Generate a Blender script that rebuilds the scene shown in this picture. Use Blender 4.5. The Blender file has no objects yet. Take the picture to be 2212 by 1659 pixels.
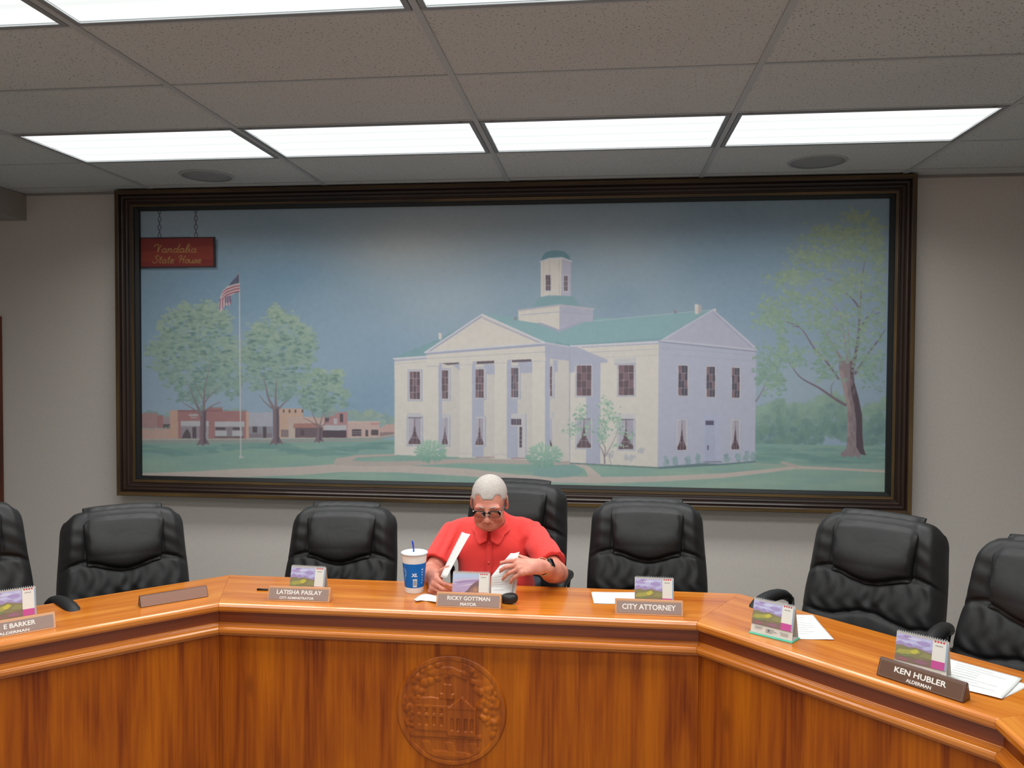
import bpy, bmesh, math, random
import numpy as np
from mathutils import Vector, Matrix, Euler
random.seed(7); np.random.seed(7)
COL = bpy.context.scene.collection
PI = math.pi

# ---------------------------------------------------------------- camera
CAM = np.array([0.0, 0.0, 1.70]); FPX = 1732.28
YAW, PITCH, ROLL = 0.114, -0.0268, 0.0051
def cam_axes():
    cy, sy = math.cos(YAW), math.sin(YAW); cp, sp = math.cos(PITCH), math.sin(PITCH)
    cr, sr = math.cos(ROLL), math.sin(ROLL)
    f = np.array([-sy*cp, cy*cp, sp]); r = np.array([cy, sy, 0.0]); u = np.cross(r, f)
    return cr*r+sr*u, -sr*r+cr*u, f
AX, AY, AZ = cam_axes()
def ray(px, py): return AX*(px-1106)/FPX - AY*(py-829.5)/FPX + AZ
def on_y(px, py, Y): d = ray(px, py); return CAM + d*(Y/d[1])
def on_z(px, py, z): d = ray(px, py); return CAM + d*((z-CAM[2])/d[2])

cam_data = bpy.data.cameras.new('camera'); cam = bpy.data.objects.new('camera', cam_data); COL.objects.link(cam)
M = Matrix(((AX[0], AY[0], -AZ[0], CAM[0]), (AX[1], AY[1], -AZ[1], CAM[1]), (AX[2], AY[2], -AZ[2], CAM[2]), (0, 0, 0, 1)))
cam.matrix_world = M
cam_data.sensor_fit = 'HORIZONTAL'; cam_data.sensor_width = 36; cam_data.lens = 36*FPX/2212
cam_data.clip_start = 0.05
bpy.context.scene.camera = cam

# ---------------------------------------------------------------- helpers
class MB:
    """collects vertices, faces, material index and colour of one mesh"""
    def __init__(s): s.v = []; s.f = []; s.m = []; s.c = []; s.col = (1, 1, 1); s.mi = 0
    def add(s, vs, fs, mi=None, col=None):
        b = len(s.v); s.v += [tuple(map(float, p)) for p in vs]
        for f in fs:
            s.f.append([b+i for i in f]); s.m.append(s.mi if mi is None else mi)
            s.c.append(s.col if col is None else col)
        return s
    def box(s, x0, x1, y0, y1, z0, z1, mi=None, col=None, M=None):
        vs = [(x, y, z) for z in (z0, z1) for y in (y0, y1) for x in (x0, x1)]
        if M is not None: vs = [tuple(M @ Vector(p)) for p in vs]
        return s.add(vs, [(0, 2, 3, 1), (4, 5, 7, 6), (0, 1, 5, 4), (2, 6, 7, 3), (0, 4, 6, 2), (1, 3, 7, 5)], mi, col)
    def prism(s, pts, z0, z1, mi=None, col=None, M=None):
        n = len(pts); vs = [(p[0], p[1], z0) for p in pts]+[(p[0], p[1], z1) for p in pts]
        if M is not None: vs = [tuple(M @ Vector(p)) for p in vs]
        return s.add(vs, [tuple(range(n))[::-1], tuple(range(n, 2*n))]+[(i, (i+1) % n, n+(i+1) % n, n+i) for i in range(n)], mi, col)
    def lathe(s, prof, n=40, mi=None, col=None, M=None, cap=True):
        vs = []; fs = []
        for r, z in prof:
            for k in range(n): a = 2*PI*k/n; vs.append((r*math.cos(a), r*math.sin(a), z))
        for i in range(len(prof)-1):
            for k in range(n): fs.append((i*n+k, i*n+(k+1) % n, (i+1)*n+(k+1) % n, (i+1)*n+k))
        if cap: fs.append(tuple(range(n))[::-1]); L = (len(prof)-1)*n; fs.append(tuple(range(L, L+n)))
        if M is not None: vs = [tuple(M @ Vector(p)) for p in vs]
        return s.add(vs, fs, mi, col)
    def tube(s, pts, rad, n=10, mi=None, col=None, flat=1.0, up=(0, 0, 1), closed=False):
        pts = [Vector(p) for p in pts]; N = len(pts); vs = []; fs = []
        for i, p in enumerate(pts):
            a = pts[(i-1) % N] if (closed or i > 0) else p; b = pts[(i+1) % N] if (closed or i < N-1) else p
            t = (b-a).normalized(); u = Vector(up); 
            if abs(t.dot(u)) > .97: u = Vector((1, 0, 0))
            x = t.cross(u).normalized(); y = x.cross(t).normalized()
            r = rad[i] if isinstance(rad, (list, tuple)) else rad
            for k in range(n):
                g = 2*PI*k/n; vs.append(tuple(p+x*(r*math.cos(g))+y*(r*flat*math.sin(g))))
        for i in range(N if closed else N-1):
            j = (i+1) % N
            for k in range(n): fs.append((i*n+k, i*n+(k+1) % n, j*n+(k+1) % n, j*n+k))
        if not closed: fs.append(tuple(range(n))[::-1]); fs.append(tuple(range((N-1)*n, N*n)))
        return s.add(vs, fs, mi, col)
    def grid(s, fn, nu, nv, mi=None, col=None, wrapu=False):
        vs = [fn(i/nu, j/nv) for j in range(nv+1) for i in range(nu+(0 if wrapu else 1))]
        w = nu if wrapu else nu+1; fs = []
        for j in range(nv):
            for i in range(nu):
                i2 = (i+1) % w; fs.append((j*w+i, j*w+i2, (j+1)*w+i2, (j+1)*w+i))
        return s.add(vs, fs, mi, col)
    def build(s, name, mats, parent=None, smooth=False, bevel=0, seg=2, colors=False, weld=False, loc=None, rot=None, auto=None):
        me = bpy.data.meshes.new(name); me.from_pydata(s.v, [], s.f)
        if not isinstance(mats, (list, tuple)): mats = [mats]
        for m in mats: me.materials.append(m)
        me.polygons.foreach_set('material_index', s.m)
        if colors:
            ca = me.color_attributes.new('Paint', 'FLOAT_COLOR', 'CORNER'); buf = []
            for f, c in zip(s.f, s.c):
                if isinstance(c[0], (tuple, list)):
                    for q in c: buf += [q[0], q[1], q[2], 1]
                else: buf += [c[0], c[1], c[2], 1]*len(f)
            ca.data.foreach_set('color', buf)
        if weld or bevel:
            bm = bmesh.new(); bm.from_mesh(me)
            if weld: bmesh.ops.remove_doubles(bm, verts=bm.verts, dist=1e-5)
            bmesh.ops.recalc_face_normals(bm, faces=bm.faces); bm.to_mesh(me); bm.free()
        if smooth: me.polygons.foreach_set('use_smooth', [True]*len(me.polygons))
        if auto: me.set_sharp_from_angle(angle=math.radians(auto)) if hasattr(me, 'set_sharp_from_angle') else None
        me.update()
        o = bpy.data.objects.new(name, me); COL.objects.link(o)
        if parent is not None: o.parent = parent
        if loc is not None: o.location = loc
        if rot is not None: o.rotation_euler = rot
        if bevel:
            b = o.modifiers.new('bevel', 'BEVEL'); b.width = bevel; b.segments = seg; b.limit_method = 'ANGLE'; b.angle_limit = math.radians(35)
            b.harden_normals = False
        return o

def tag(o, label=None, cat=None, group=None, kind=None):
    if label: o['label'] = label
    if cat: o['category'] = cat
    if group: o['group'] = group
    if kind: o['kind'] = kind
    return o
def thing(name, label, cat, loc=(0, 0, 0), rz=0, group=None, rot=None):
    o = bpy.data.objects.new(name, None); COL.objects.link(o); o.location = loc
    o.rotation_euler = rot if rot else (0, 0, rz); o.empty_display_size = .05
    return tag(o, label, cat, group)
def copy_tree(o, parent=None):
    c = o.copy(); COL.objects.link(c); c.parent = parent
    for ch in list(o.children): copy_tree(ch, c)
    return c

# ---------------------------------------------------------------- materials
def s2l(c):
    return tuple(((x/255)/12.92 if x/255 <= .04045 else (((x/255)+.055)/1.055)**2.4) for x in c)
def newmat(name):
    m = bpy.data.materials.new(name); m.use_nodes = True; nt = m.node_tree; b = nt.nodes['Principled BSDF']
    return m, nt, b
def N(nt, t, **kw):
    n = nt.nodes.new(t)
    for k, v in kw.items():
        if k in n.inputs.keys(): n.inputs[k].default_value = v
        else: setattr(n, k, v)
    return n
def setb(b, **kw):
    for k, v in kw.items(): b.inputs[k.replace('_', ' ')].default_value = v
def plain(name, col, rough=.6, noise=0, nscale=40, bump=0, bscale=200, metal=0, spec=.5, coat=0, sheen=0):
    m, nt, b = newmat(name); c = (*s2l(col), 1); setb(b, Base_Color=c, Roughness=rough, Metallic=metal)
    b.inputs['Specular IOR Level'].default_value = spec
    if coat: b.inputs['Coat Weight'].default_value = coat; b.inputs['Coat Roughness'].default_value = .12
    if sheen: b.inputs['Sheen Weight'].default_value = sheen
    tc = N(nt, 'ShaderNodeTexCoord')
    if noise:
        n = N(nt, 'ShaderNodeTexNoise', Scale=nscale, Detail=4.0); nt.links.new(tc.outputs['Object'], n.inputs['Vector'])
        mx = N(nt, 'ShaderNodeMix', data_type='RGBA', blend_type='MIX')
        mx.inputs['A'].default_value = tuple(x*(1-noise) for x in c[:3])+(1,); mx.inputs['B'].default_value = tuple(min(1, x*(1+noise)) for x in c[:3])+(1,)
        nt.links.new(n.outputs['Fac'], mx.inputs['Factor']); nt.links.new(mx.outputs['Result'], b.inputs['Base Color'])
    if bump:
        n2 = N(nt, 'ShaderNodeTexNoise', Scale=bscale, Detail=3.0); nt.links.new(tc.outputs['Object'], n2.inputs['Vector'])
        bp = N(nt, 'ShaderNodeBump', Strength=bump, Distance=.002); nt.links.new(n2.outputs['Fac'], bp.inputs['Height']); nt.links.new(bp.outputs['Normal'], b.inputs['Normal'])
    return m
def painted(name, rough=.75, noise=.06, nscale=30, bump=.1):
    """colour comes from what is painted or printed on the surface (per-face colour attribute)"""
    m, nt, b = newmat(name); setb(b, Roughness=rough); b.inputs['Specular IOR Level'].default_value = .25
    at = N(nt, 'ShaderNodeAttribute', attribute_name='Paint'); tc = N(nt, 'ShaderNodeTexCoord')
    n = N(nt, 'ShaderNodeTexNoise', Scale=nscale, Detail=5.0); nt.links.new(tc.outputs['Object'], n.inputs['Vector'])
    mr = N(nt, 'ShaderNodeMapRange'); mr.inputs['To Min'].default_value = 1-noise; mr.inputs['To Max'].default_value = 1+noise
    nt.links.new(n.outputs['Fac'], mr.inputs['Value'])
    mx = N(nt, 'ShaderNodeMix', data_type='RGBA', blend_type='MULTIPLY'); mx.inputs['Factor'].default_value = 1
    nt.links.new(at.outputs['Color'], mx.inputs['A']); nt.links.new(mr.outputs['Result'], mx.inputs['B'])
    nt.links.new(mx.outputs['Result'], b.inputs['Base Color'])
    if bump:
        n2 = N(nt, 'ShaderNodeTexNoise', Scale=500.0, Detail=2.0); nt.links.new(tc.outputs['Object'], n2.inputs['Vector'])
        bp = N(nt, 'ShaderNodeBump', Strength=bump, Distance=.001); nt.links.new(n2.outputs['Fac'], bp.inputs['Height']); nt.links.new(bp.outputs['Normal'], b.inputs['Normal'])
    return m
def wood(name, dark, mid, light, axis=0, rough=.3, coat=.3, scale=1.0, knots=True, spec=.5, board=0.0):
    """procedural wood; grain runs along object axis 0=x 2=z"""
    m, nt, b = newmat(name); setb(b, Roughness=rough); b.inputs['Specular IOR Level'].default_value = spec
    b.inputs['Coat Weight'].default_value = coat; b.inputs['Coat Roughness'].default_value = .1
    tc = N(nt, 'ShaderNodeTexCoord'); mp = N(nt, 'ShaderNodeMapping')
    st = [7*scale]*3; st[axis] = .55*scale; mp.inputs['Scale'].default_value = st
    nt.links.new(tc.outputs['Object'], mp.inputs['Vector'])
    n1 = N(nt, 'ShaderNodeTexNoise', Scale=1.6, Detail=3.0, Distortion=.8); nt.links.new(mp.outputs['Vector'], n1.inputs['Vector'])
    mp2 = N(nt, 'ShaderNodeMapping'); s2 = [60*scale]*3; s2[axis] = 2.2*scale; mp2.inputs['Scale'].default_value = s2
    nt.links.new(tc.outputs['Object'], mp2.inputs['Vector'])
    n2 = N(nt, 'ShaderNodeTexNoise', Scale=1.5, Detail=4.0, Distortion=.3); nt.links.new(mp2.outputs['Vector'], n2.inputs['Vector'])
    add = N(nt, 'ShaderNodeMath', operation='MULTIPLY_ADD'); add.inputs[1].default_value = .38
    nt.links.new(n2.outputs['Fac'], add.inputs[0]); 
    sc = N(nt, 'ShaderNodeMath', operation='MULTIPLY'); sc.inputs[1].default_value = .72; nt.links.new(n1.outputs['Fac'], sc.inputs[0]); nt.links.new(sc.outputs[0], add.inputs[2])
    last = add.outputs[0]
    if board:
        # slightly different tone for every board of the veneer
        sx = N(nt, 'ShaderNodeSeparateXYZ'); nt.links.new(tc.outputs['Object'], sx.inputs[0])
        k = N(nt, 'ShaderNodeMath', operation='DIVIDE'); k.inputs[1].default_value = board; nt.links.new(sx.outputs['X' if axis == 2 else 'Y'], k.inputs[0])
        fl = N(nt, 'ShaderNodeMath', operation='FLOOR'); nt.links.new(k.outputs[0], fl.inputs[0])
        wn = N(nt, 'ShaderNodeTexWhiteNoise', noise_dimensions='1D'); nt.links.new(fl.outputs[0], wn.inputs['W'])
        ma = N(nt, 'ShaderNodeMath', operation='MULTIPLY_ADD'); ma.inputs[1].default_value = .09; nt.links.new(wn.outputs['Value'], ma.inputs[0])
        sb = N(nt, 'ShaderNodeMath', operation='SUBTRACT'); sb.inputs[1].default_value = .045; nt.links.new(last, sb.inputs[0]); nt.links.new(sb.outputs[0], ma.inputs[2]); last = ma.outputs[0]
    cr = N(nt, 'ShaderNodeValToRGB'); e = cr.color_ramp.elements
    e[0].position = .36; e[0].color = (*s2l(dark), 1); e[1].position = .72; e[1].color = (*s2l(light), 1)
    q = e.new(.52); q.color = (*s2l(mid), 1)
    nt.links.new(last, cr.inputs['Fac']); out = cr.outputs['Color']
    if knots:
        mp3 = N(nt, 'ShaderNodeMapping'); s3 = [5.5*scale]*3; s3[axis] = 2.0*scale; mp3.inputs['Scale'].default_value = s3
        nt.links.new(tc.outputs['Object'], mp3.inputs['Vector'])
        vo = N(nt, 'ShaderNodeTexVoronoi', Scale=1.0); nt.links.new(mp3.outputs['Vector'], vo.inputs['Vector'])
        r2 = N(nt, 'ShaderNodeValToRGB'); a = r2.color_ramp.elements; a[0].position = .03; a[0].color = (1, 1, 1, 1); a[1].position = .13; a[1].color = (0, 0, 0, 1)
        nt.links.new(vo.outputs['Distance'], r2.inputs['Fac'])
        mx = N(nt, 'ShaderNodeMix', data_type='RGBA'); mul = N(nt, 'ShaderNodeMath', operation='MULTIPLY'); mul.inputs[1].default_value = .55
        nt.links.new(r2.outputs['Color'], mul.inputs[0]); nt.links.new(mul.outputs[0], mx.inputs['Factor'])
        nt.links.new(out, mx.inputs['A']); mx.inputs['B'].default_value = (*s2l(tuple(x*.62 for x in dark)), 1); out = mx.outputs['Result']
    nt.links.new(out, b.inputs['Base Color'])
    bp = N(nt, 'ShaderNodeBump', Strength=.05, Distance=.001); nt.links.new(n2.outputs['Fac'], bp.inputs['Height']); nt.links.new(bp.outputs['Normal'], b.inputs['Normal'])
    return m
# ================================================================ room
FZ = -.18; WY = 5.285; CEIL = 2.873; XL = -5.4; XR = 3.4; YB = -2.6
def wallmat(name, c):
    m, nt, b = newmat(name); setb(b, Roughness=.85); b.inputs['Specular IOR Level'].default_value = .2
    tc = N(nt, 'ShaderNodeTexCoord'); n = N(nt, 'ShaderNodeTexNoise', Scale=60.0, Detail=6.0); nt.links.new(tc.outputs['Object'], n.inputs['Vector'])
    cr = N(nt, 'ShaderNodeValToRGB'); e = cr.color_ramp.elements; l = s2l(c)
    e[0].position = .3; e[0].color = (*[x*.97 for x in l], 1); e[1].position = .7; e[1].color = (*[min(1, x*1.03) for x in l], 1)
    nt.links.new(n.outputs['Fac'], cr.inputs['Fac']); nt.links.new(cr.outputs['Color'], b.inputs['Base Color'])
    bp = N(nt, 'ShaderNodeBump', Strength=.05, Distance=.001); nt.links.new(n.outputs['Fac'], bp.inputs['Height']); nt.links.new(bp.outputs['Normal'], b.inputs['Normal'])
    return m
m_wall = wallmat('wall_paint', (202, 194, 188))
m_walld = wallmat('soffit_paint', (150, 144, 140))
def tilemat():
    m, nt, b = newmat('ceiling_tile'); setb(b, Roughness=.9); b.inputs['Specular IOR Level'].default_value = .1
    tc = N(nt, 'ShaderNodeTexCoord')
    n = N(nt, 'ShaderNodeTexNoise', Scale=110.0, Detail=2.0); nt.links.new(tc.outputs['Object'], n.inputs['Vector'])
    cr = N(nt, 'ShaderNodeValToRGB'); e = cr.color_ramp.elements
    base = s2l((190, 193, 193)); e[0].position = .30; e[0].color = (*[x*.35 for x in base], 1); e[1].position = .40; e[1].color = (*base, 1)
    nt.links.new(n.outputs['Fac'], cr.inputs['Fac'])
    n3 = N(nt, 'ShaderNodeTexNoise', Scale=1.3, Detail=3.0); nt.links.new(tc.outputs['Object'], n3.inputs['Vector'])
    mr = N(nt, 'ShaderNodeMapRange'); mr.inputs['To Min'].default_value = .9; mr.inputs['To Max'].default_value = 1.08; nt.links.new(n3.outputs['Fac'], mr.inputs['Value'])
    mx = N(nt, 'ShaderNodeMix', data_type='RGBA', blend_type='MULTIPLY'); mx.inputs['Factor'].default_value = 1
    nt.links.new(cr.outputs['Color'], mx.inputs['A']); nt.links.new(mr.outputs['Result'], mx.inputs['B']); nt.links.new(mx.outputs['Result'], b.inputs['Base Color'])
    bp = N(nt, 'ShaderNodeBump', Strength=.4, Distance=.002); nt.links.new(cr.outputs['Color'], bp.inputs['Height']); nt.links.new(bp.outputs['Normal'], b.inputs['Normal'])
    return m
m_tile = tilemat()
m_grid = plain('grid_metal', (168, 171, 173), .5, noise=.05)
m_carpet = plain('carpet', (150, 150, 146), .95, noise=.3, nscale=120, bump=.8, bscale=300)

MB().box(XL, XR, YB, WY, FZ-.1, FZ).build('floor', m_carpet)['kind'] = 'structure'
MB().box(XL-.1, XR+.1, WY, WY+.1, FZ, CEIL+.3).build('wall_back', m_wall)['kind'] = 'structure'
MB().box(XL-.1, XL, YB-.1, WY, FZ, CEIL+.3).build('wall_left', m_wall)['kind'] = 'structure'
MB().box(XR, XR+.1, YB-.1, WY, FZ, CEIL+.3).build('wall_right', m_wall)['kind'] = 'structure'
MB().box(XL, XR, YB-.1, YB, FZ, CEIL+.3).build('wall_front', m_wall)['kind'] = 'structure'
# boxed soffit running along the left side
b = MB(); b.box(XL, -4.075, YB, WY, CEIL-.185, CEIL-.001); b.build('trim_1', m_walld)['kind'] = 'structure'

# ---- suspended ceiling: tiles with real gaps for the fixtures
BARX = [-3.075+1.2245*k for k in range(-2, 6)]          # main runners (depth direction)
BARX = [x for x in BARX if XL < x < XR]
ROWY = [4.474-.6075*k for k in range(0, 12)]           # cross runners
cells = []
lights = []
xs = [-4.075]+[x for x in BARX if x > -4.0]+[XR]
ys = sorted([YB]+[y for y in ROWY if y > YB+.1]+[5.09, WY])
lightrows = [(4.474, 3.8665), (2.6515, 2.044), (.829, .2215), (-.9935, -1.601)]
def is_light(x0, x1, y0, y1):
    return x1-x0 > 1.1 and any(abs(y1-a) < .02 and abs(y0-b_) < .02 for a, b_ in lightrows) and x0 > -3.3 and x1 < 1.9
tile = MB()
for i in range(len(xs)-1):
    for j in range(len(ys)-1):
        c = (xs[i], xs[i+1], ys[j], ys[j+1])
        if is_light(*c): lights.append(c); continue
        s = random.uniform(-.0015, .0015)
        g = .004
        if c[3] == WY: g = .002
        tile.box(c[0]+g, c[1]-g, c[2]+g, c[3]-g, CEIL+s, CEIL+.012+s)
ceil = tile.build('ceiling', m_tile); ceil['kind'] = 'structure'
# plenum deck above the tiles keeps the grid gaps dark
MB().box(XL-.1, XR+.1, YB-.1, WY+.1, CEIL+.3, CEIL+.36).build('ceiling', m_walld)['kind'] = 'structure'
g = MB()
for x in xs[1:-1]: g.box(x-.013, x+.013, YB, WY-.03, CEIL-.006, CEIL+.03)
for y in ys[1:-1]:
    w = .006 if y > 5 else .008
    g.box(-4.075, XR, y-w, y+w, CEIL-.0035, CEIL+.03)
g.build('trim_2', m_grid)['kind'] = 'structure'
# shadow-line wall angle
w = MB(); w.box(-4.07, XR, WY-.024, WY, CEIL-.012, CEIL+.0); w.build('trim_3', plain('wall_angle', (140, 134, 130), .6))['kind'] = 'structure'

# ---- fluorescent troffers
LSTR = 1.5; LAMP = 18.5
def lensmat():
    m = bpy.data.materials.new('lit_lens'); m.use_nodes = True; nt = m.node_tree; nt.nodes.clear()
    out = N(nt, 'ShaderNodeOutputMaterial'); em = N(nt, 'ShaderNodeEmission'); tc = N(nt, 'ShaderNodeTexCoord')
    sx = N(nt, 'ShaderNodeSeparateXYZ'); nt.links.new(tc.outputs['Object'], sx.inputs[0])
    # four tubes behind the lens: mild brightening above each tube
    a = N(nt, 'ShaderNodeMath', operation='MULTIPLY'); a.inputs[1].default_value = 2*PI*4/.56; nt.links.new(sx.outputs['Y'], a.inputs[0])
    c = N(nt, 'ShaderNodeMath', operation='COSINE'); nt.links.new(a.outputs[0], c.inputs[0])
    d = N(nt, 'ShaderNodeMath', operation='MULTIPLY_ADD'); d.inputs[1].default_value = -.12*LSTR; d.inputs[2].default_value = LSTR; nt.links.new(c.outputs[0], d.inputs[0])
    w1 = N(nt, 'ShaderNodeTexWave', Scale=70.0); w1.bands_direction = 'X'; nt.links.new(tc.outputs['Object'], w1.inputs['Vector'])
    e = N(nt, 'ShaderNodeMath', operation='MULTIPLY_ADD'); e.inputs[1].default_value = .1; e.inputs[2].default_value = .95; nt.links.new(w1.outputs['Fac'], e.inputs[0])
    f = N(nt, 'ShaderNodeMath', operation='MULTIPLY'); nt.links.new(d.outputs[0], f.inputs[0]); nt.links.new(e.outputs[0], f.inputs[1])
    em.inputs['Color'].default_value = (.97, 1.0, .98, 1); nt.links.new(f.outputs[0], em.inputs['Strength']); nt.links.new(em.outputs[0], out.inputs[0])
    return m
m_lens = lensmat(); m_troff = plain('troffer_frame', (128, 131, 134), .45); m_troffb = plain('troffer_housing', (225, 226, 224), .5)
pl = None
names = {}
rowname = {0: 'row nearest the mural', 1: 'second row from the mural', 2: 'third row from the mural', 3: 'rearmost row'}
colname = ['first', 'second', 'third', 'fourth']
for c in lights:
    r = [k for k, (a, b_) in enumerate(lightrows) if abs(a-c[3]) < .02][0]
    ci = int(round((c[0]+3.075)/1.2245))
    cx, cy = (c[0]+c[1])/2, (c[2]+c[3])/2; hx, hy = (c[1]-c[0])/2-.016, (c[3]-c[2])/2-.01
    if r == 0: lab = 'lit fluorescent panel in the row above the mural, %s of four from the left' % colname[ci]
    elif r == 1: lab = ['lit fluorescent panel cut off at the top left corner of the photo', 'large lit fluorescent panel at the top edge, left of centre', 'lit fluorescent panel at the top edge, right of centre', 'lit fluorescent panel overhead just past the top right corner'][ci]
    else: lab = 'lit fluorescent panel behind the viewer, %s, %s from the left' % (rowname[r], colname[ci])
    if pl is None:
        pl = thing('ceiling_light', lab, 'ceiling light', (cx, cy, CEIL), 0, 'fluorescent ceiling panels')
        f = MB(); t = .022
        for (x0, x1, y0, y1) in ((-hx, hx, -hy, -hy+t), (-hx, hx, hy-t, hy), (-hx, -hx+t, -hy+t, hy-t), (hx-t, hx, -hy+t, hy-t)): f.box(x0, x1, y0, y1, -.008, .01)
        f.build('frame', m_troff, pl, bevel=.002)
        MB().box(-hx+t, hx-t, -hy+t, hy-t, .0, .006).build('diffuser', m_lens, pl)
        ld = bpy.data.lights.new('lamp', 'AREA'); ld.shape = 'RECTANGLE'; ld.size = 2*(hx-t); ld.size_y = 2*(hy-t); ld.energy = LAMP; ld.spread = math.radians(150); ld.color = (.97, 1.0, .98)
        lo = bpy.data.objects.new('lamp', ld); COL.objects.link(lo); lo.parent = pl; lo.location = (0, 0, -.002)
        h = MB(); h.box(-hx, hx, -hy, hy, .1, .11); h.box(-hx, hx, -hy, -hy+.005, .01, .1); h.box(-hx, hx, hy-.005, hy, .01, .1); h.box(-hx, -hx+.005, -hy, hy, .01, .1); h.box(hx-.005, hx, -hy, hy, .01, .1)
        h.build('housing', m_troffb, pl)
        for sx_ in (-1, 1): MB().box(sx_*(hx-.06)-.008, sx_*(hx-.06)+.008, -hy-.004, -hy+.006, -.012, -.006).build('latch', m_troff, pl)
    else:
        o = copy_tree(pl); o.location = (cx, cy, CEIL); o['label'] = lab

# ---- round ceiling speakers
m_grille = plain('speaker_grille', (138, 139, 140), .7, noise=.25, nscale=400)
for (px, py, lab) in ((447, 380, 'round grey ceiling speaker above the left end of the mural'), (1766, 349, 'round grey ceiling speaker above the right part of the mural')):
    p = on_z(px, py, CEIL)
    t = thing('ceiling_speaker', lab, 'speaker', (p[0], p[1], CEIL), 0, 'round ceiling speakers')
    MB().lathe([(.165, 0.0), (.165, -.004), (.15, -.007), (.15, -.004)], 48, cap=False).build('rim', m_grid, t, smooth=True)
    MB().lathe([(.151, 0), (.151, -.0055), (.10, -.008), (.001, -.009)], 48).build('grille', m_grille, t, smooth=True)

# ---- doorway trim beyond the left edge
m_doorw = wood('door_trim_wood', (70, 28, 10), (98, 42, 16), (120, 58, 24), axis=2, rough=.4, coat=.2)
d = thing('door_1', None, None, (-4.757, WY, FZ)); d['kind'] = 'structure'
b = MB(); b.box(-.40, .40, -.03, .0, 0, 2.12); b.build('door_leaf', m_doorw, d, bevel=.003)
for s_ in (-1, 1):
    MB().box(*(sorted((s_*.41, s_*.485))), -.022, 0, 0, 2.19).build('jamb', m_doorw, d, bevel=.004)
MB().box(-.41, .41, -.022, 0, 2.125, 2.19).build('head_trim', m_doorw, d, bevel=.004)
MB().tube([(.33, -.03, .95), (.33, -.075, .95)], .012).tube([(.33, -.075, .95), (.33, -.09, .95), (.33, -.1, .95)], [.02, .028, .018]).build('door_handle', plain('door_brass', (180, 150, 90), .3, metal=1), d, smooth=True)
m_base = plain('baseboard', (70, 60, 52), .6)
for (x0, x1) in ((XL, -5.14), (-4.16, XR)): MB().box(x0, x1, WY-.012, WY, FZ, FZ+.1).build('baseboard_back', m_base)['kind'] = 'structure'

# ---------------------------------------------------------------- view
sc = bpy.context.scene
sc.view_settings.view_transform = 'Standard'; sc.view_settings.look = 'None'; sc.view_settings.gamma = 1
sc.view_settings.use_curve_mapping = False
EXPOSURE = -.45
sc.view_settings.exposure = EXPOSURE
wd = bpy.data.worlds.new('world'); sc.world = wd; wd.use_nodes = True
wd.node_tree.nodes['Background'].inputs[0].default_value = (0.02, 0.02, 0.02, 1)
# ================================================================ council desk
DZ = .76
FR = [(-2.80, 1.62), (-2.175, 2.236), (-1.475, 2.932), (.342, 2.944), (1.040, 2.240), (1.040, 1.10)]
BK = [(-3.0, 2.0), (-2.345, 2.60), (-1.627, 3.338), (.557, 3.338), (1.345, 2.50), (1.46, 1.10)]
FR[0] = (-2.175, 1.10); BK[0] = (-2.60, 1.10)
FR = [Vector((x, y)) for x, y in FR]; BK = [Vector((x, y)) for x, y in BK]
BK[1] = Vector((-2.60, 2.37)); BK[4] = Vector((1.46, 2.42))
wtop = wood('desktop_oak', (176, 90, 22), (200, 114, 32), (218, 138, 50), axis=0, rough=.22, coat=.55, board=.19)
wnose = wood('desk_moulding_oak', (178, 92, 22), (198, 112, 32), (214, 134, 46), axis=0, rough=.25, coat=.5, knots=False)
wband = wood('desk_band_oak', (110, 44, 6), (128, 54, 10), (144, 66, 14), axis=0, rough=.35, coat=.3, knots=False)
wpanel = wood('desk_panel_oak', (116, 44, 0), (156, 74, 0), (186, 98, 0), axis=2, rough=.45, spec=.25, coat=.06, board=.21)  # same oak as the top; its weaker light is put into darker tones
desk = thing('council_desk', 'long angled oak council desk with rounded mouldings, seal on its front', 'desk', (-.55, 3.0, 0))
droot = Vector((-.55, 3.0))
# profile sections: (outward offset from the front edge line (negative = recessed), z)
nose = [(-.045, DZ), (-.012, DZ), (-.004, DZ-.003), (0, DZ-.010), (0, DZ-.022), (-.005, DZ-.030), (-.014, DZ-.034), (-.045, DZ-.034)]
band = [(-.030, DZ-.034), (-.030, DZ-.088), (-.06, DZ-.088), (-.06, DZ-.034)]
mould = [(-.06, DZ-.080), (-.030, DZ-.080), (-.027, DZ-.083), (-.022, DZ-.084), (-.020, DZ-.090), (-.008, DZ-.094), (-.003, DZ-.101), (-.003, DZ-.112), (-.009, DZ-.119), (-.022, DZ-.121), (-.024, DZ-.129), (-.06, DZ-.129)]
panel = [(-.030, DZ-.129), (-.030, FZ), (-.052, FZ), (-.052, DZ-.129)]
def outn(i):      # outward normal (towards the room centre) of segment i
    t = (FR[i+1]-FR[i]).normalized(); return Vector((t.y, -t.x))
def corner(i, off):
    """front vertex i moved outward by off along the mitre"""
    ns = []
    if i > 0: ns.append(outn(i-1))
    if i < len(FR)-1: ns.append(outn(i))
    if len(ns) == 1: return FR[i]+ns[0]*off
    mdir = FR[i]-BK[i]; mdir.normalize(); n = ns[0]+ns[1]; n.normalize()
    k = off/max(.3, n.dot(ns[0])); return FR[i]+n*k
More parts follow.
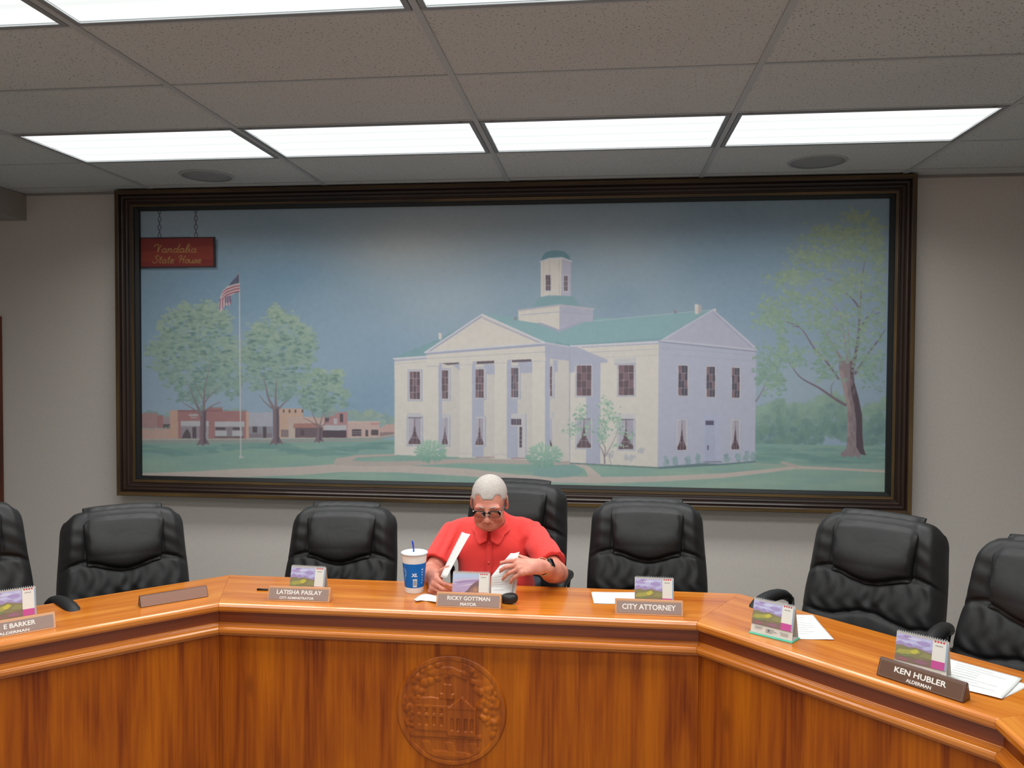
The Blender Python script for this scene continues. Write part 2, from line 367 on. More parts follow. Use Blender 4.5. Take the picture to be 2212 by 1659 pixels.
def sweep(seg, prof, name, mat):
    a, b = seg, seg+1; P0, P1 = FR[a], FR[b]; t = (P1-P0).normalized(); ang = math.atan2(t.y, t.x)
    mb = MB(); n = len(prof); R = Matrix.Rotation(-ang, 2); vs = []
    for e in (a, b):
        for off, z in prof:
            q = R @ (corner(e, off)-P0); vs.append((q.x, q.y, z))
    fs = [(i, (i+1) % n, n+(i+1) % n, n+i) for i in range(n)]+[tuple(range(n)), tuple(range(n, 2*n))[::-1]]
    mb.add(vs, fs)
    return mb.build(name, mat, desk, loc=(P0.x-droot.x, P0.y-droot.y, 0), rot=(0, 0, ang), bevel=0.0015, seg=2)
for s_ in range(len(FR)-1):
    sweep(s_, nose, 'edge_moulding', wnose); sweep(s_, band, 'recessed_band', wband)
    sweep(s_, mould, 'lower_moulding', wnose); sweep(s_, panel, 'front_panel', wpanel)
    # table top: front board and rear board, staggered mitres
    P0, P1 = FR[s_], FR[s_+1]; t = (P1-P0).normalized(); ang = math.atan2(t.y, t.x); R = Matrix.Rotation(-ang, 2)
    fa, fb = corner(s_, -.044), corner(s_+1, -.044); ba, bb = BK[s_], BK[s_+1]
    ma, mb_ = fa.lerp(ba, .46), fb.lerp(bb, .46)
    g = .0004
    o1 = MB(); pts = [R @ (p-P0) for p in (fa, fb, mb_+t*.0, ma+t*.0)]
    pts[0].x += g; pts[3].x += g; pts[1].x -= g; pts[2].x -= g; pts[2].y -= g/2; pts[3].y -= g/2
    o1.prism([(p.x, p.y) for p in pts], DZ-.03, DZ)
    o1.build('tabletop', wtop, desk, loc=(P0.x-droot.x, P0.y-droot.y, 0), rot=(0, 0, ang))
    st = .022 if s_ == 1 else (.0)
    pts = [R @ (p-P0) for p in (ma, mb_, bb, ba)]
    pts[0].x += g; pts[3].x += g; pts[1].x -= g; pts[2].x -= g; pts[0].y += g/2; pts[1].y += g/2
    o2 = MB().prism([(p.x, p.y) for p in pts], DZ-.03, DZ)
    o2.build('tabletop', wtop, desk, loc=(P0.x-droot.x, P0.y-droot.y, .0), rot=(0, 0, ang))
# supporting frames (behind the panel, under the top)
for k, (i, j) in enumerate(((1, 1), (2, 2), (3, 3), (4, 4))):
    a = (FR[i]+FR[j])/2; bk = (BK[i]+BK[j])/2; d_ = (bk-a); L = d_.length; d_.normalize(); ang = math.atan2(d_.y, d_.x)
    MB().box(.07, L-.06, -.012, .012, FZ, DZ-.031).build('support_panel', wband, desk, loc=(a.x-droot.x, a.y-droot.y, 0), rot=(0, 0, ang))

# ---- carved round seal on the centre panel
c0 = on_y(972, 1540, 2.945)
R0 = .212
def sstep_(a, b, x): t = min(1, max(0, (x-a)/(b-a))); return t*t*(3-2*t)
def seal_h(x, y):
    """relief height in metres for x,y in units of the radius"""
    r = math.hypot(x, y); a = math.atan2(y, x); h = .0
    if r > .89: return .0038*sstep_(.89, .915, r)*(1-sstep_(.975, 1.0, r))+.0008*math.sin(a*17+3*math.sin(a*5))*(1-sstep_(.9, .97, r))
    h = .0015
    # bank of clouds / leaves around the top and right
    def leaf(cx, cy, rr, hh): 
        d = math.hypot(x-cx, y-cy)/rr; return hh*max(0, 1-d*d)
    for (cx, cy, rr, hh) in LEAVES: h = max(h, .0015+leaf(cx, cy, rr, hh))
    # statehouse body with side wing, roofs and cupola
    x, y = (x+.06)/1.22, (y+.06)/1.22
    if -.5 < x < .02 and -.26 < y < .12: h = max(h, .0065)
    if .0 <= x < .42 and -.32 < y < .08: h = max(h, .0075)
    if -.5 < x < .0 and .12 <= y < .24-.25*abs(x+.25)*.4: h = max(h, .005)
    if y >= .08 and y < .26-abs(x-.21)*.85: h = max(h, .0085)
    if -.12 < x < .1 and .22 < y < .30: h = max(h, .006)
    if -.06 < x < .05 and .30 < y < .44: h = max(h, .006)
    if abs(x) < .022 and .44 < y < .66: h = max(h, .004)
    for wx in (-.42, -.31, -.20, -.09, .07, .16, .27, .36):
        for wy in ((-.17, -.05), (.0, .08)) if wx < 0 else ((-.24, -.06),):
            if abs(x-wx) < .022 and wy[0] < y < wy[1]: h -= .0035
    # base steps, scroll below
    if -.58 < x < .5 and -.36 < y < -.30-(0 if x > 0 else -.05): h = max(h, .0045)
    if abs(x-.05) < .24 and abs(y-.60-.05*math.cos(9*x)) < .05: h = max(h, .0045)
    sc_ = y+.62+.25*(x*x)
    if abs(sc_) < .07 and abs(x) < .68: h = max(h, .0055-.03*abs(sc_))
    if y < -.42 and abs(math.sin(9*x+4*y)) > .86: h = max(h, .0035)
    return h
rs = random.Random(3); LEAVES = []
for k in range(70):
    a = rs.uniform(-.5, PI*1.12); rr = rs.uniform(.62, .88)
    LEAVES.append((rr*math.cos(a), rr*math.sin(a), rs.uniform(.04, .10), rs.uniform(.002, .006)))
for k in range(22): LEAVES.append((rs.uniform(.5, .85), rs.uniform(-.3, .5), rs.uniform(.05, .09), rs.uniform(.004, .008)))
for k in range(14): LEAVES.append((rs.uniform(-.85, -.55), rs.uniform(-.45, .2), rs.uniform(.04, .08), rs.uniform(.003, .006)))
sm = MB(); NR, NA = 90, 220; vs = []; fs = []
for i in range(NR+1):
    for k in range(NA):
        r = i/NR; a = 2*PI*k/NA; x, y = r*math.cos(a), r*math.sin(a)
        vs.append((x*R0, -.001-seal_h(x, y)*1.15, y*R0))
for i in range(NR):
    for k in range(NA): fs.append((i*NA+k, i*NA+(k+1) % NA, (i+1)*NA+(k+1) % NA, (i+1)*NA+k))
b0 = len(vs)
for k in range(NA): a = 2*PI*k/NA; vs.append((1.004*R0*math.cos(a), .004, 1.004*R0*math.sin(a)))
for k in range(NA): fs.append((NR*NA+k, NR*NA+(k+1) % NA, b0+(k+1) % NA, b0+k))
sm.add(vs, fs)
wseal = wood('carved_seal_oak', (116, 44, 0), (150, 70, 0), (180, 94, 0), axis=2, rough=.42, spec=.35, coat=.1, knots=False)
t_ = (FR[3]-FR[2]).normalized(); yy = FR[2].y+(c0[0]-FR[2].x)*t_.y/t_.x+.030
seal = sm.build('carved_seal', wseal, desk, smooth=True, weld=True, loc=(c0[0]-droot.x, yy-droot.y, c0[2]), rot=(0, 0, math.atan2(t_.y, t_.x)))
seal['label'] = 'round wooden seal carved in relief with a columned building and leaves'
# ================================================================ framed mural
CY = 5.272          # canvas plane
GAIN = 1.42
def paintc(c, g=None):
    g = GAIN if g is None else g
    c = mixc(c, (140, 142, 142), .10); return tuple(min(.93, x*g) for x in s2l(c))
CX0, CX1, CZ0, CZ1 = -3.225, 1.785, .885, 2.745      # canvas edges (the frame rebate hides the last centimetre)
SS = 2; GW, GH = 1480, 550; IW, IH = GW*SS, GH*SS
class Paint:
    """brush strokes laid one over another on the canvas, kept as a grid of colours"""
    def __init__(s): s.im = np.zeros((IH, IW, 3)); s.mb = None; s.d = 0
    def P(s, x, y):
        q = on_y(x, y, CY); return ((q[0]-CX0)/(CX1-CX0)*IW, (CZ1-q[2])/(CZ1-CZ0)*IH)
    def fill(s, q, c, alpha=1.0):
        q = np.array(q); x0, y0 = np.floor(q.min(0)).astype(int); x1, y1 = np.ceil(q.max(0)).astype(int)+1
        x0, y0, x1, y1 = max(0, x0), max(0, y0), min(IW, x1), min(IH, y1)
        if x1 <= x0 or y1 <= y0: return
        X = np.arange(x0, x1)+.5; Y = (np.arange(y0, y1)+.5)[:, None]; ins = np.zeros((y1-y0, x1-x0), bool); n = len(q)
        for i in range(n):
            (ax, ay), (bx, by) = q[i], q[(i+1) % n]
            if ay == by: continue
            m = (Y > min(ay, by)) & (Y <= max(ay, by)); ins ^= m & (X < ax+(Y-ay)*(bx-ax)/(by-ay))
        r = s.im[y0:y1, x0:x1]
        cc = c[y0:y1, x0:x1][ins] if isinstance(c, np.ndarray) else np.array(c, float)
        r[ins] = r[ins]*(1-alpha)+cc*alpha
    def poly(s, pts, c, off=None): s.fill([s.P(*p) for p in pts], c)
    def line(s, pts, w, c):
        for (a, b) in zip(pts[:-1], pts[1:]):
            dx, dy = b[0]-a[0], b[1]-a[1]; L = math.hypot(dx, dy) or 1; nx, ny = -dy/L, dx/L
            w0, w1 = (w[0], w[1]) if isinstance(w, (tuple, list)) else (w, w)
            s.poly([(a[0]+nx*w0/2, a[1]+ny*w0/2), (a[0]-nx*w0/2, a[1]-ny*w0/2), (b[0]-nx*w1/2, b[1]-ny*w1/2), (b[0]+nx*w1/2, b[1]+ny*w1/2)], c)
    def taper(s, pts, w0, w1, c):
        # smooth curve through the points
        P_ = [pts[0]]+list(pts)+[pts[-1]]; out = []
        for i in range(1, len(P_)-2):
            for k in range(5):
                t = k/5; a, b, c_, d = P_[i-1], P_[i], P_[i+1], P_[i+2]
                out.append(tuple(.5*(2*b[m]+(c_[m]-a[m])*t+(2*a[m]-5*b[m]+4*c_[m]-d[m])*t*t+(3*b[m]-a[m]-3*c_[m]+d[m])*t**3) for m in (0, 1)))
        out.append(pts[-1]); n = len(out)-1
        for i in range(n): s.line([out[i], out[i+1]], (w0+(w1-w0)*i/n, w0+(w1-w0)*(i+1)/n), c)
    def dab(s, x, y, rx, ry, c, k=0, n=8, rot=0, al=.8):
        cx, cy = s.P(x, y); q = IW/1640; rx *= q*1.12; ry *= q*1.12; m = max(rx, ry)*1.15
        x0, x1, y0, y1 = int(max(0, cx-m)), int(min(IW, cx+m+2)), int(max(0, cy-m)), int(min(IH, cy+m+2))
        if x1 <= x0 or y1 <= y0: return
        X = np.arange(x0, x1)+.5-cx; Y = (np.arange(y0, y1)+.5-cy)[:, None]
        u = (X*math.cos(rot)+Y*math.sin(rot))/rx; v = (-X*math.sin(rot)+Y*math.cos(rot))/ry
        p1, p2 = random.uniform(0, 6.3), random.uniform(0, 6.3); th = np.arctan2(v, u)
        d = np.sqrt(u*u+v*v)/(1+.16*np.sin(3*th+p1)+.08*np.sin(5*th+p2)); a = np.clip((1.05-d)/.3, 0, 1)[..., None]*al
        r = s.im[y0:y1, x0:x1]; r[:] = r*(1-a)+np.array(c, float)*a
    def field(s, fn, nx=260, ny=110):
        """colour field fn(photo x, photo y) evaluated coarsely and interpolated over the canvas"""
        g = np.zeros((ny, nx, 3))
        for j in range(ny):
            for i in range(nx):
                w = np.array([CX0+(CX1-CX0)*i/(nx-1), CY, CZ1-(CZ1-CZ0)*j/(ny-1)])-CAM; dz = w@AZ
                g[j, i] = fn(1106+FPX*(w@AX)/dz, 829.5-FPX*(w@AY)/dz)
        fx = np.linspace(0, nx-1, IW); fy = np.linspace(0, ny-1, IH); ix = np.minimum(fx.astype(int), nx-2); iy = np.minimum(fy.astype(int), ny-2); tx = (fx-ix)[None, :, None]; ty = (fy-iy)[:, None, None]
        A = g[iy][:, ix]*(1-tx)+g[iy][:, ix+1]*tx; B = g[iy+1][:, ix]*(1-tx)+g[iy+1][:, ix+1]*tx; return A*(1-ty)+B*ty
    def end(s): pass
pt = Paint()
def mixc(a, b, t): return tuple(a[i]+(b[i]-a[i])*t for i in range(3))
def blob(x, y, cx, cy, rx, ry): return math.exp(-((x-cx)/rx)**2-((y-cy)/ry)**2)
def sky(x, y):
    c = mixc((112, 138, 152), (126, 150, 168), min(1, max(0, (y-430)/480)))
    c = mixc(c, (92, 128, 152), .75*blob(x, y, 430, 640, 190, 110)+.6*blob(x, y, 800, 860, 130, 110)+.55*blob(x, y, 660, 600, 150, 90))
    c = mixc(c, (152, 162, 162), .8*blob(x, y, 880, 545, 150, 60)+.55*blob(x, y, 1000, 480, 260, 60)+.45*blob(x, y, 1370, 560, 120, 120))
    c = mixc(c, (94, 126, 148), .6*blob(x, y, 1560, 560, 160, 120)+.35*blob(x, y, 1340, 640, 60, 60))
    c = mixc(c, (150, 166, 172), .5*blob(x, y, 960, 640, 120, 60)+.4*blob(x, y, 1700, 840, 160, 60)+.4*blob(x, y, 350, 480, 160, 50))
    w = .5+.5*math.sin(x*.013+2.2*math.sin(y*.021))*math.cos(y*.017-1.3*math.sin(x*.011))
    return mixc(c, (136, 156, 164), .22*w)
pt.im[:] = pt.field(sky)
P3 = lambda x, y: (240+x/3.568, 760+y/3.568)
P4 = lambda x, y: (820+x/3.19, 500+y/3.19)
P5 = lambda x, y: (1200+x/4.148, 640+y/4.148)
P6 = lambda x, y: (1600+x/2.37, 420+y/2.37)
P2 = lambda x, y: (240+x/3.95, 380+y/3.95)
def rect(F, x0, x1, y0, y1, c): pt.poly([F(x0, y0), F(x0, y1), F(x1, y1), F(x1, y0)], c)
def pl_(F, pts, c): pt.poly([F(*p) for p in pts], c)
# ---- distant trees
G1, G2, G3 = (112, 140, 128), (92, 124, 118), (132, 156, 134)
for k in range(70):
    x = random.uniform(306, 640); pt.dab(x, 893-6*math.sin(x*.03)+random.uniform(-4, 18), random.uniform(7, 14), random.uniform(4, 8), random.choice([(116, 142, 140), (108, 136, 134), (124, 148, 136)]), k)
for k in range(60):
    x = random.uniform(735, 856); pt.dab(x, 890+max(0, (x-800)*.28)+random.uniform(0, 24), random.uniform(6, 12), random.uniform(4, 8), random.choice([(122, 146, 138), (112, 138, 134), (132, 152, 136)]), k)
pt.end()
# ---- forest on the right
for k in range(620):
    x = random.uniform(1628, 1912); t = random.random(); top = 868+10*math.sin(x*.055)+8*math.sin(x*.023+1)
    y = top+t*92; c = mixc((132, 160, 142), (84, 120, 116), min(1, t*1.5)); c = mixc(c, random.choice([(120, 150, 138), (84, 116, 116), (112, 142, 120)]), .45)
    pt.dab(x, y, random.uniform(5, 11), random.uniform(5, 11), c, k, al=.6)
pt.end()
# ---- ground
def grass(x, y):
    c = mixc((112, 146, 134), (134, 162, 142), min(1, max(0, (y-950)/100)))
    w = math.sin(x*.021+1.7*math.sin(y*.09))*math.cos(y*.12+x*.006)
    return mixc(c, (104, 142, 138), .28+.28*w)
gt = [(290, 948), (560, 947), (860, 949), (1240, 955), (1640, 958), (1925, 964)]
pt.poly(gt+[(1935, 1090), (280, 1060)], pt.field(grass))
for k in range(260):
    x = random.uniform(308, 1908); y = random.uniform(966, 1066); t = random.random()
    pt.dab(x, y, random.uniform(20, 60), random.uniform(2, 6), mixc(grass(x, y), (146, 170, 146) if t > .5 else (104, 142, 136), .4), k, rot=.01, al=.35)
for k in range(90):   # painted shade of the trees on the lawn
    x = random.uniform(310, 850); y = 967+8*math.sin(x*.02)+random.uniform(-5, 7)
    pt.dab(x, y, random.uniform(14, 44), random.uniform(2, 5), random.choice([(88, 126, 122), (94, 132, 126), (104, 140, 130)]), k, al=.55)
for k in range(60):
    x = random.uniform(1630, 1908); pt.dab(x, random.uniform(968, 1000), random.uniform(14, 40), random.uniform(2, 5), random.choice([(92, 130, 124), (102, 140, 130)]), k, al=.5)
pt.end()
PATH = (172, 164, 154); PATH2 = (160, 152, 144)
def ribbon(pts, c):  # (x,y,half height)
    for a, b in zip(pts[:-1], pts[1:]):
        pt.poly([(a[0], a[1]-a[2]), (a[0], a[1]+a[2]), (b[0], b[1]+b[2]), (b[0], b[1]-b[2])], c)
ribbon([(302, 1029, 7), (436, 1025, 8), (520, 1021, 9), (640, 1017, 9), (740, 1010, 9), (860, 1012, 8), (1010, 1020, 8), (1120, 1032, 7), (1290, 1037, 7), (1420, 1034, 6), (1561, 1027, 5), (1655, 1017, 4), (1718, 1009, 3.5), (1800, 1012, 2.5), (1915, 1018, 2.5)], PATH)
ribbon([(722, 998, 2), (728, 997, 8), (745, 995, 8), (772, 985, 3), (856, 982, 2)], PATH2)
ribbon([(745, 1000, 6), (800, 1002, 5), (900, 1000, 5), (1000, 995, 5), (1130, 996, 6), (1225, 1000, 5), (1248, 1004, 6)], PATH2)
pt.poly([(1236, 1000), (1262, 1012), (1270, 1026), (1262, 1042), (1310, 1042), (1294, 1024), (1274, 1008), (1256, 999)], PATH)
pt.poly([(1240, 1003), (1256, 1013), (1258, 1021), (1240, 1029), (1200, 1032), (1150, 1027), (1160, 1010), (1200, 1004)], (112, 146, 140))
ribbon([(1625, 1001, 1.5), (1680, 1004, 1.5), (1722, 1007, 1.5)], (138, 150, 140)); ribbon([(1686, 998, 2), (1700, 1001, 3), (1724, 1008, 3)], PATH2)
# ---- street on the left
pt.poly([P3(235, 672), P3(235, 705), P3(1300, 700), P3(2000, 690), P3(2190, 650), P3(2190, 632), P3(2060, 655), P3(1200, 668)], (128, 138, 132))
pt.poly([P3(235, 670), P3(235, 677), P3(1200, 673), P3(2060, 660), P3(2190, 638), P3(2190, 630), P3(2060, 653), P3(1200, 665)], (160, 158, 150))
SAL, BR, WH, DK = (168, 142, 130), (142, 102, 102), (160, 162, 166), (72, 66, 72)
rect(P3, 235, 358, 470, 588, (146, 116, 116)); rect(P3, 358, 402, 488, 588, BR); rect(P3, 402, 460, 500, 556, (140, 128, 130)); rect(P3, 402, 455, 556, 588, (74, 72, 76)); rect(P3, 235, 460, 588, 670, SAL)
rect(P3, 455, 515, 450, 668, (172, 140, 124)); rect(P3, 515, 1045, 455, 668, BR); rect(P3, 745, 860, 428, 456, BR); rect(P3, 515, 860, 448, 458, (120, 84, 88)); rect(P3, 600, 672, 480, 492, WH); rect(P3, 615, 664, 498, 512, (150, 130, 130))
rect(P3, 503, 520, 540, 668, (168, 140, 126)); rect(P3, 1040, 1062, 460, 668, (172, 142, 126))
rect(P3, 540, 680, 570, 668, (128, 122, 130)); rect(P3, 538, 755, 532, 572, WH); rect(P3, 730, 752, 572, 668, (140, 140, 146)); pl_(P3, [(545, 666), (560, 628), (588, 590), (612, 628), (618, 666)], DK); rect(P3, 628, 658, 578, 664, DK)
rect(P3, 800, 1030, 536, 576, WH); rect(P3, 800, 1022, 576, 662, (118, 112, 120)); rect(P3, 808, 882, 582, 600, DK); rect(P3, 940, 1000, 582, 600, DK); rect(P3, 803, 892, 606, 648, WH); rect(P3, 935, 1012, 606, 648, WH); rect(P3, 800, 1022, 650, 662, (86, 88, 84))
rect(P3, 1062, 1245, 466, 574, (150, 154, 164)); rect(P3, 1062, 1245, 574, 662, (122, 124, 132)); rect(P3, 1092, 1128, 574, 622, DK); rect(P3, 1172, 1198, 576, 662, DK); rect(P3, 1068, 1165, 628, 660, (112, 104, 110)); rect(P3, 1200, 1245, 628, 660, (112, 104, 110))
rect(P3, 1290, 1480, 436, 662, (172, 146, 128)); rect(P3, 1360, 1640, 500, 662, (170, 150, 140)); rect(P3, 1310, 1368, 598, 655, (116, 104, 104)); rect(P3, 1372, 1418, 566, 662, (168, 158, 144))
for x in (1325, 1370, 1416, 1470): rect(P3, x, x+12, 445, 468, DK)
pl_(P3, [(1400, 586), (1412, 552), (1590, 548), (1640, 584)], (146, 106, 100)); rect(P3, 1420, 1635, 584, 660, (92, 80, 86)); rect(P3, 1462, 1490, 598, 642, DK)
rect(P3, 1640, 1822, 462, 662, (152, 116, 118)); rect(P3, 1650, 1680, 476, 540, DK); rect(P3, 1764, 1790, 476, 542, DK); rect(P3, 1716, 1742, 512, 556, WH); rect(P3, 1640, 1816, 564, 606, WH); rect(P3, 1632, 1814, 604, 660, (66, 58, 66))
rect(P3, 1822, 2070, 534, 658, (170, 150, 142)); rect(P3, 1822, 2070, 534, 542, (178, 162, 150)); rect(P3, 1856, 1930, 596, 648, DK); rect(P3, 1962, 1982, 600, 650, DK); rect(P3, 2004, 2060, 600, 642, DK); rect(P3, 2000, 2068, 546, 562, (168, 128, 124))
for yy in (612, 628): rect(P3, 1856, 1930, yy, yy+4, (140, 134, 136))
pl_(P3, [(2070, 586), (2130, 556), (2180, 556), (2190, 630), (2070, 655)], (168, 142, 134)); pl_(P3, [(2072, 620), (2185, 616), (2180, 634), (2072, 650)], (122, 106, 106))
pt.end()
# ---- left trees
TR = (104, 92, 98); TR2 = (80, 72, 80); TRL = (128, 116, 116)
def trunk(base, top, wb, wt, c=TR):
    bx, by = base; tx, ty = top
    pt.poly([P3(bx-wb*1.1, by), P3(bx-wb*.5, by-55), P3(tx-wt/2, ty), P3(tx+wt/2, ty), P3(bx+wb*.45, by-60), P3(bx+wb*1.1, by-6), P3(bx+wb*.4, by-14), P3(bx, by+4), P3(bx-wb*.4, by-12)], c)
    pt.poly([P3(bx+wb*.02, by-20), P3(tx+wt*.05, ty+20), P3(tx+wt/2, ty+10), P3(bx+wb*.45, by-60), P3(bx+wb*.5, by-14)], TR2)
trunk((710, 722), (712, 440), 48, 46)
for b, w in (([(700, 490), (640, 360), (600, 250)], 22), ([(716, 450), (722, 300), (765, 90)], 24), ([(690, 480), (620, 430), (545, 385)], 12), ([(730, 450), (790, 410), (850, 385)], 12), ([(725, 390), (770, 330), (855, 262)], 10), ([(705, 360), (670, 290), (655, 255)], 8)):
    pt.taper([P3(*p) for p in b], w/3.568, 1.0, TR)
trunk((1275, 716), (1272, 420), 50, 46)
for b, w in (([(1262, 440), (1215, 360), (1190, 250), (1150, 160)], 20), ([(1272, 430), (1270, 300), (1285, 150)], 22), ([(1250, 440), (1190, 390), (1140, 330)], 14), ([(1292, 440), (1340, 390), (1378, 368)], 15), ([(1180, 270), (1120, 250), (1070, 240)], 6)):
    pt.taper([P3(*p) for p in b], w/3.568, 1.0, TR)
trunk((1603, 700), (1605, 570), 36, 26)
for b, w in (([(1600, 580), (1560, 490), (1525, 380)], 11), ([(1606, 580), (1640, 470), (1690, 410)], 11), ([(1590, 570), (1530, 530), (1480, 510)], 7), ([(1615, 575), (1660, 545), (1700, 500)], 8)):
    pt.taper([P3(*p) for p in b], w/3.568, .8, TR)
pt.end()
def crown(cx, cy, rx, ry, n, seed, top=(134, 158, 136), holes=()):
    rr = random.Random(seed); cl = []
    for k in range(int(n/9)):
        a = rr.uniform(0, 2*PI); r = math.sqrt(rr.random())
        cl.append((cx+rx*r*math.cos(a), cy+ry*r*math.sin(a)))
    for k in range(int(n*2.3)):
        if k < n*.7:
            a = rr.uniform(0, 2*PI); r = math.sqrt(rr.random())*.98; x, y = cx+rx*r*math.cos(a), cy+ry*r*math.sin(a)
        else:
            c = rr.choice(cl); x = c[0]+rr.gauss(0, rx*.085); y = c[1]+rr.gauss(0, ry*.075)
        if any(math.hypot((x-h[0])/h[2], (y-h[1])/h[3]) < 1 for h in holes): continue
        t = (y-(cy-ry))/(2*ry); col = mixc(top, (108, 138, 130), min(1, max(0, t*1.15)))
        if k < n*.7: col = mixc(col, (128, 152, 150), .35)
        else: col = mixc(col, (82, 114, 110) if rr.random() < .5 else (146, 166, 150), .5*rr.random())
        pt.dab(x, y, rr.uniform(3.4, 7.5), rr.uniform(2.0, 4.2), col, k, rot=rr.uniform(-.3, .3))
crown(420, 760, 96, 108, 900, 1, holes=((372, 850, 18, 10), (455, 868, 24, 12), (330, 720, 10, 6), (400, 838, 10, 8)))
crown(500, 800, 26, 60, 130, 12)
crown(603, 768, 78, 96, 760, 2, holes=((560, 850, 16, 9), (640, 868, 22, 9), (650, 800, 12, 8)))
crown(700, 850, 52, 52, 330, 3, holes=((662, 890, 10, 8),))
# limbs glimpsed through the leaves, with a few more leaves over them
for b, w in (([(700, 490), (640, 360), (600, 250)], 15), ([(716, 450), (722, 300), (765, 90)], 17), ([(730, 450), (790, 410), (850, 385)], 9), ([(725, 390), (770, 330), (855, 262)], 8), ([(690, 480), (620, 430), (545, 385)], 9), ([(705, 360), (670, 290), (655, 255)], 6), ([(1262, 440), (1215, 360), (1190, 250), (1150, 160)], 14), ([(1272, 430), (1270, 300), (1285, 150)], 16), ([(1250, 440), (1190, 390), (1140, 330)], 10), ([(1292, 440), (1340, 390), (1378, 368)], 12), ([(1600, 580), (1560, 490), (1525, 380)], 7), ([(1606, 580), (1640, 470), (1690, 410)], 7)):
    pt.taper([P3(*p) for p in b], w/3.568, .7, (112, 104, 106))
for (cx, cy, rx, ry, n) in ((420, 750, 86, 84, 260), (603, 760, 70, 76, 220), (700, 846, 46, 44, 90)):
    for k in range(n):
        a = random.uniform(0, 2*PI); r = math.sqrt(random.random()); x, y = cx+rx*r*math.cos(a), cy+ry*r*math.sin(a)
        pt.dab(x, y, random.uniform(3, 8), random.uniform(1.6, 3.4), random.choice([(88, 120, 114), (104, 134, 124), (126, 150, 134), (80, 112, 108)]), k, al=.6)
pt.end()
for k in range(9): pt.dab(250+60+k*7, 925+random.uniform(-3, 3), 3, 2, (120, 146, 138), k)
# ---- flag pole and flag
pt.line([(517, 598), (520.5, 985)], 2.6, (168, 174, 172)); pt.dab(521, 987, 6, 2.5, (178, 182, 176), 0); pt.dab(517, 594, 1.8, 4, (150, 156, 156), 0)
pt.end()
FL = [(1092, 826), (1062, 862), (1035, 905), (985, 950), (950, 985), (930, 1040), (922, 1080), (920, 1120), (930, 1168), (948, 1150), (965, 1118), (985, 1105), (1010, 1108), (1025, 1060), (1025, 1020), (1060, 1000), (1097, 985)]
pl_(P2, FL, (178, 172, 172))
pl_(P2, [(1092, 830), (1060, 870), (1030, 905), (1000, 940), (1040, 928), (1096, 915)], (72, 78, 100))
for i in range(3):
    y = 932+i*24; pl_(P2, [(1097, y), (1050, y+8), (985, y+32), (948, y+66), (944, y+76), (985, y+43), (1050, y+19), (1097, y+11)], (142, 64, 78))
for i, x in enumerate((928, 950, 972, 994, 1014)): pl_(P2, [(x, 1050-i*6), (x-3+i*2, 1150-i*14), (x+4+i*2, 1146-i*14), (x+9, 1046-i*6)], (132, 66, 86))
pl_(P2, [(978, 1030), (978, 1085), (1020, 1078), (1022, 1020)], (96, 86, 116)); pl_(P2, [(985, 1030), (985, 1085), (992, 1085), (992, 1030)], (160, 150, 160)); pl_(P2, [(1003, 1026), (1003, 1082), (1009, 1082), (1009, 1026)], (160, 150, 160))
pt.end()
# ---- statehouse
CR, CR2, LV, LV2, TL, TL2, TRIM = (190, 188, 178), (182, 180, 172), (152, 158, 174), (142, 148, 166), (118, 154, 158), (108, 144, 150), (184, 188, 192)
pl_(P4, [(92, 876), (170, 838), (395, 745), (560, 660), (440, 745), (310, 832), (322, 862)], TL2)
rect(P4, 407, 425, 700, 745, CR); rect(P4, 425, 432, 705, 742, LV)
pl_(P4, [(103, 880), (326, 862), (326, 1547), (103, 1538)], CR)
pl_(P4, [(92, 872), (325, 856), (325, 866), (92, 882)], TRIM); pl_(P4, [(103, 884), (325, 868), (325, 880), (103, 896)], LV); pl_(P4, [(103, 912), (325, 896), (325, 899), (103, 915)], (160, 162, 166))
# main roof, upper lantern base, roofs
pl_(P4, [(700, 568), (930, 590), (1080, 610), (1240, 640), (1480, 600), (1595, 590), (1595, 775), (1310, 796), (1145, 768)], TL)
pl_(P5, [(0, 260), (240, 232), (340, 220), (1060, 155), (1250, 140), (1410, 122), (965, 384), (130, 440), (0, 425)], TL)
pl_(P5, [(20, 440), (0, 425), (0, 405), (130, 432), (960, 372), (960, 386), (130, 446)], TL2)
pl_(P5, [(340, 218), (1060, 152), (1410, 118), (1410, 124), (1060, 158), (340, 224)], (150, 172, 176))
rect(P5, 1247, 1278, 72, 158, CR); rect(P5, 1278, 1306, 78, 150, (158, 154, 158)); rect(P5, 1412, 1436, 112, 132, CR)
rect(P5, 1060, 1082, 124, 156, (120, 124, 130)); rect(P4, 925, 945, 588, 610, (120, 124, 130))
pl_(P4, [(955, 545), (1238, 510), (1238, 690), (1080, 632), (957, 612)], CR); pl_(P4, [(1238, 508), (1470, 538), (1470, 622), (1390, 626), (1238, 692)], (152, 156, 172))
pl_(P4, [(948, 540), (1238, 502), (1480, 530), (1480, 542), (1238, 514), (948, 552)], (160, 162, 168)); pl_(P4, [(975, 574), (1236, 552), (1236, 557), (975, 580)], LV); pl_(P4, [(1262, 552), (1462, 568), (1462, 573), (1262, 558)], LV2)
pl_(P4, [(1080, 632), (1110, 628), (1236, 676), (1380, 622), (1400, 630), (1236, 694)], LV2)
pl_(P4, [(1052, 524), (1085, 470), (1110, 450), (1330, 446), (1352, 480), (1378, 516), (1238, 502)], TL2)
pl_(P4, [(1110, 205), (1165, 190), (1256, 186), (1250, 442), (1160, 440), (1110, 452)], CR); pl_(P4, [(1256, 184), (1320, 206), (1318, 447), (1250, 440)], (158, 160, 176))
for x in (1128, 1170, 1236): pl_(P4, [(x, 200), (x, 440), (x+3, 440), (x+3, 200)], (158, 160, 160))
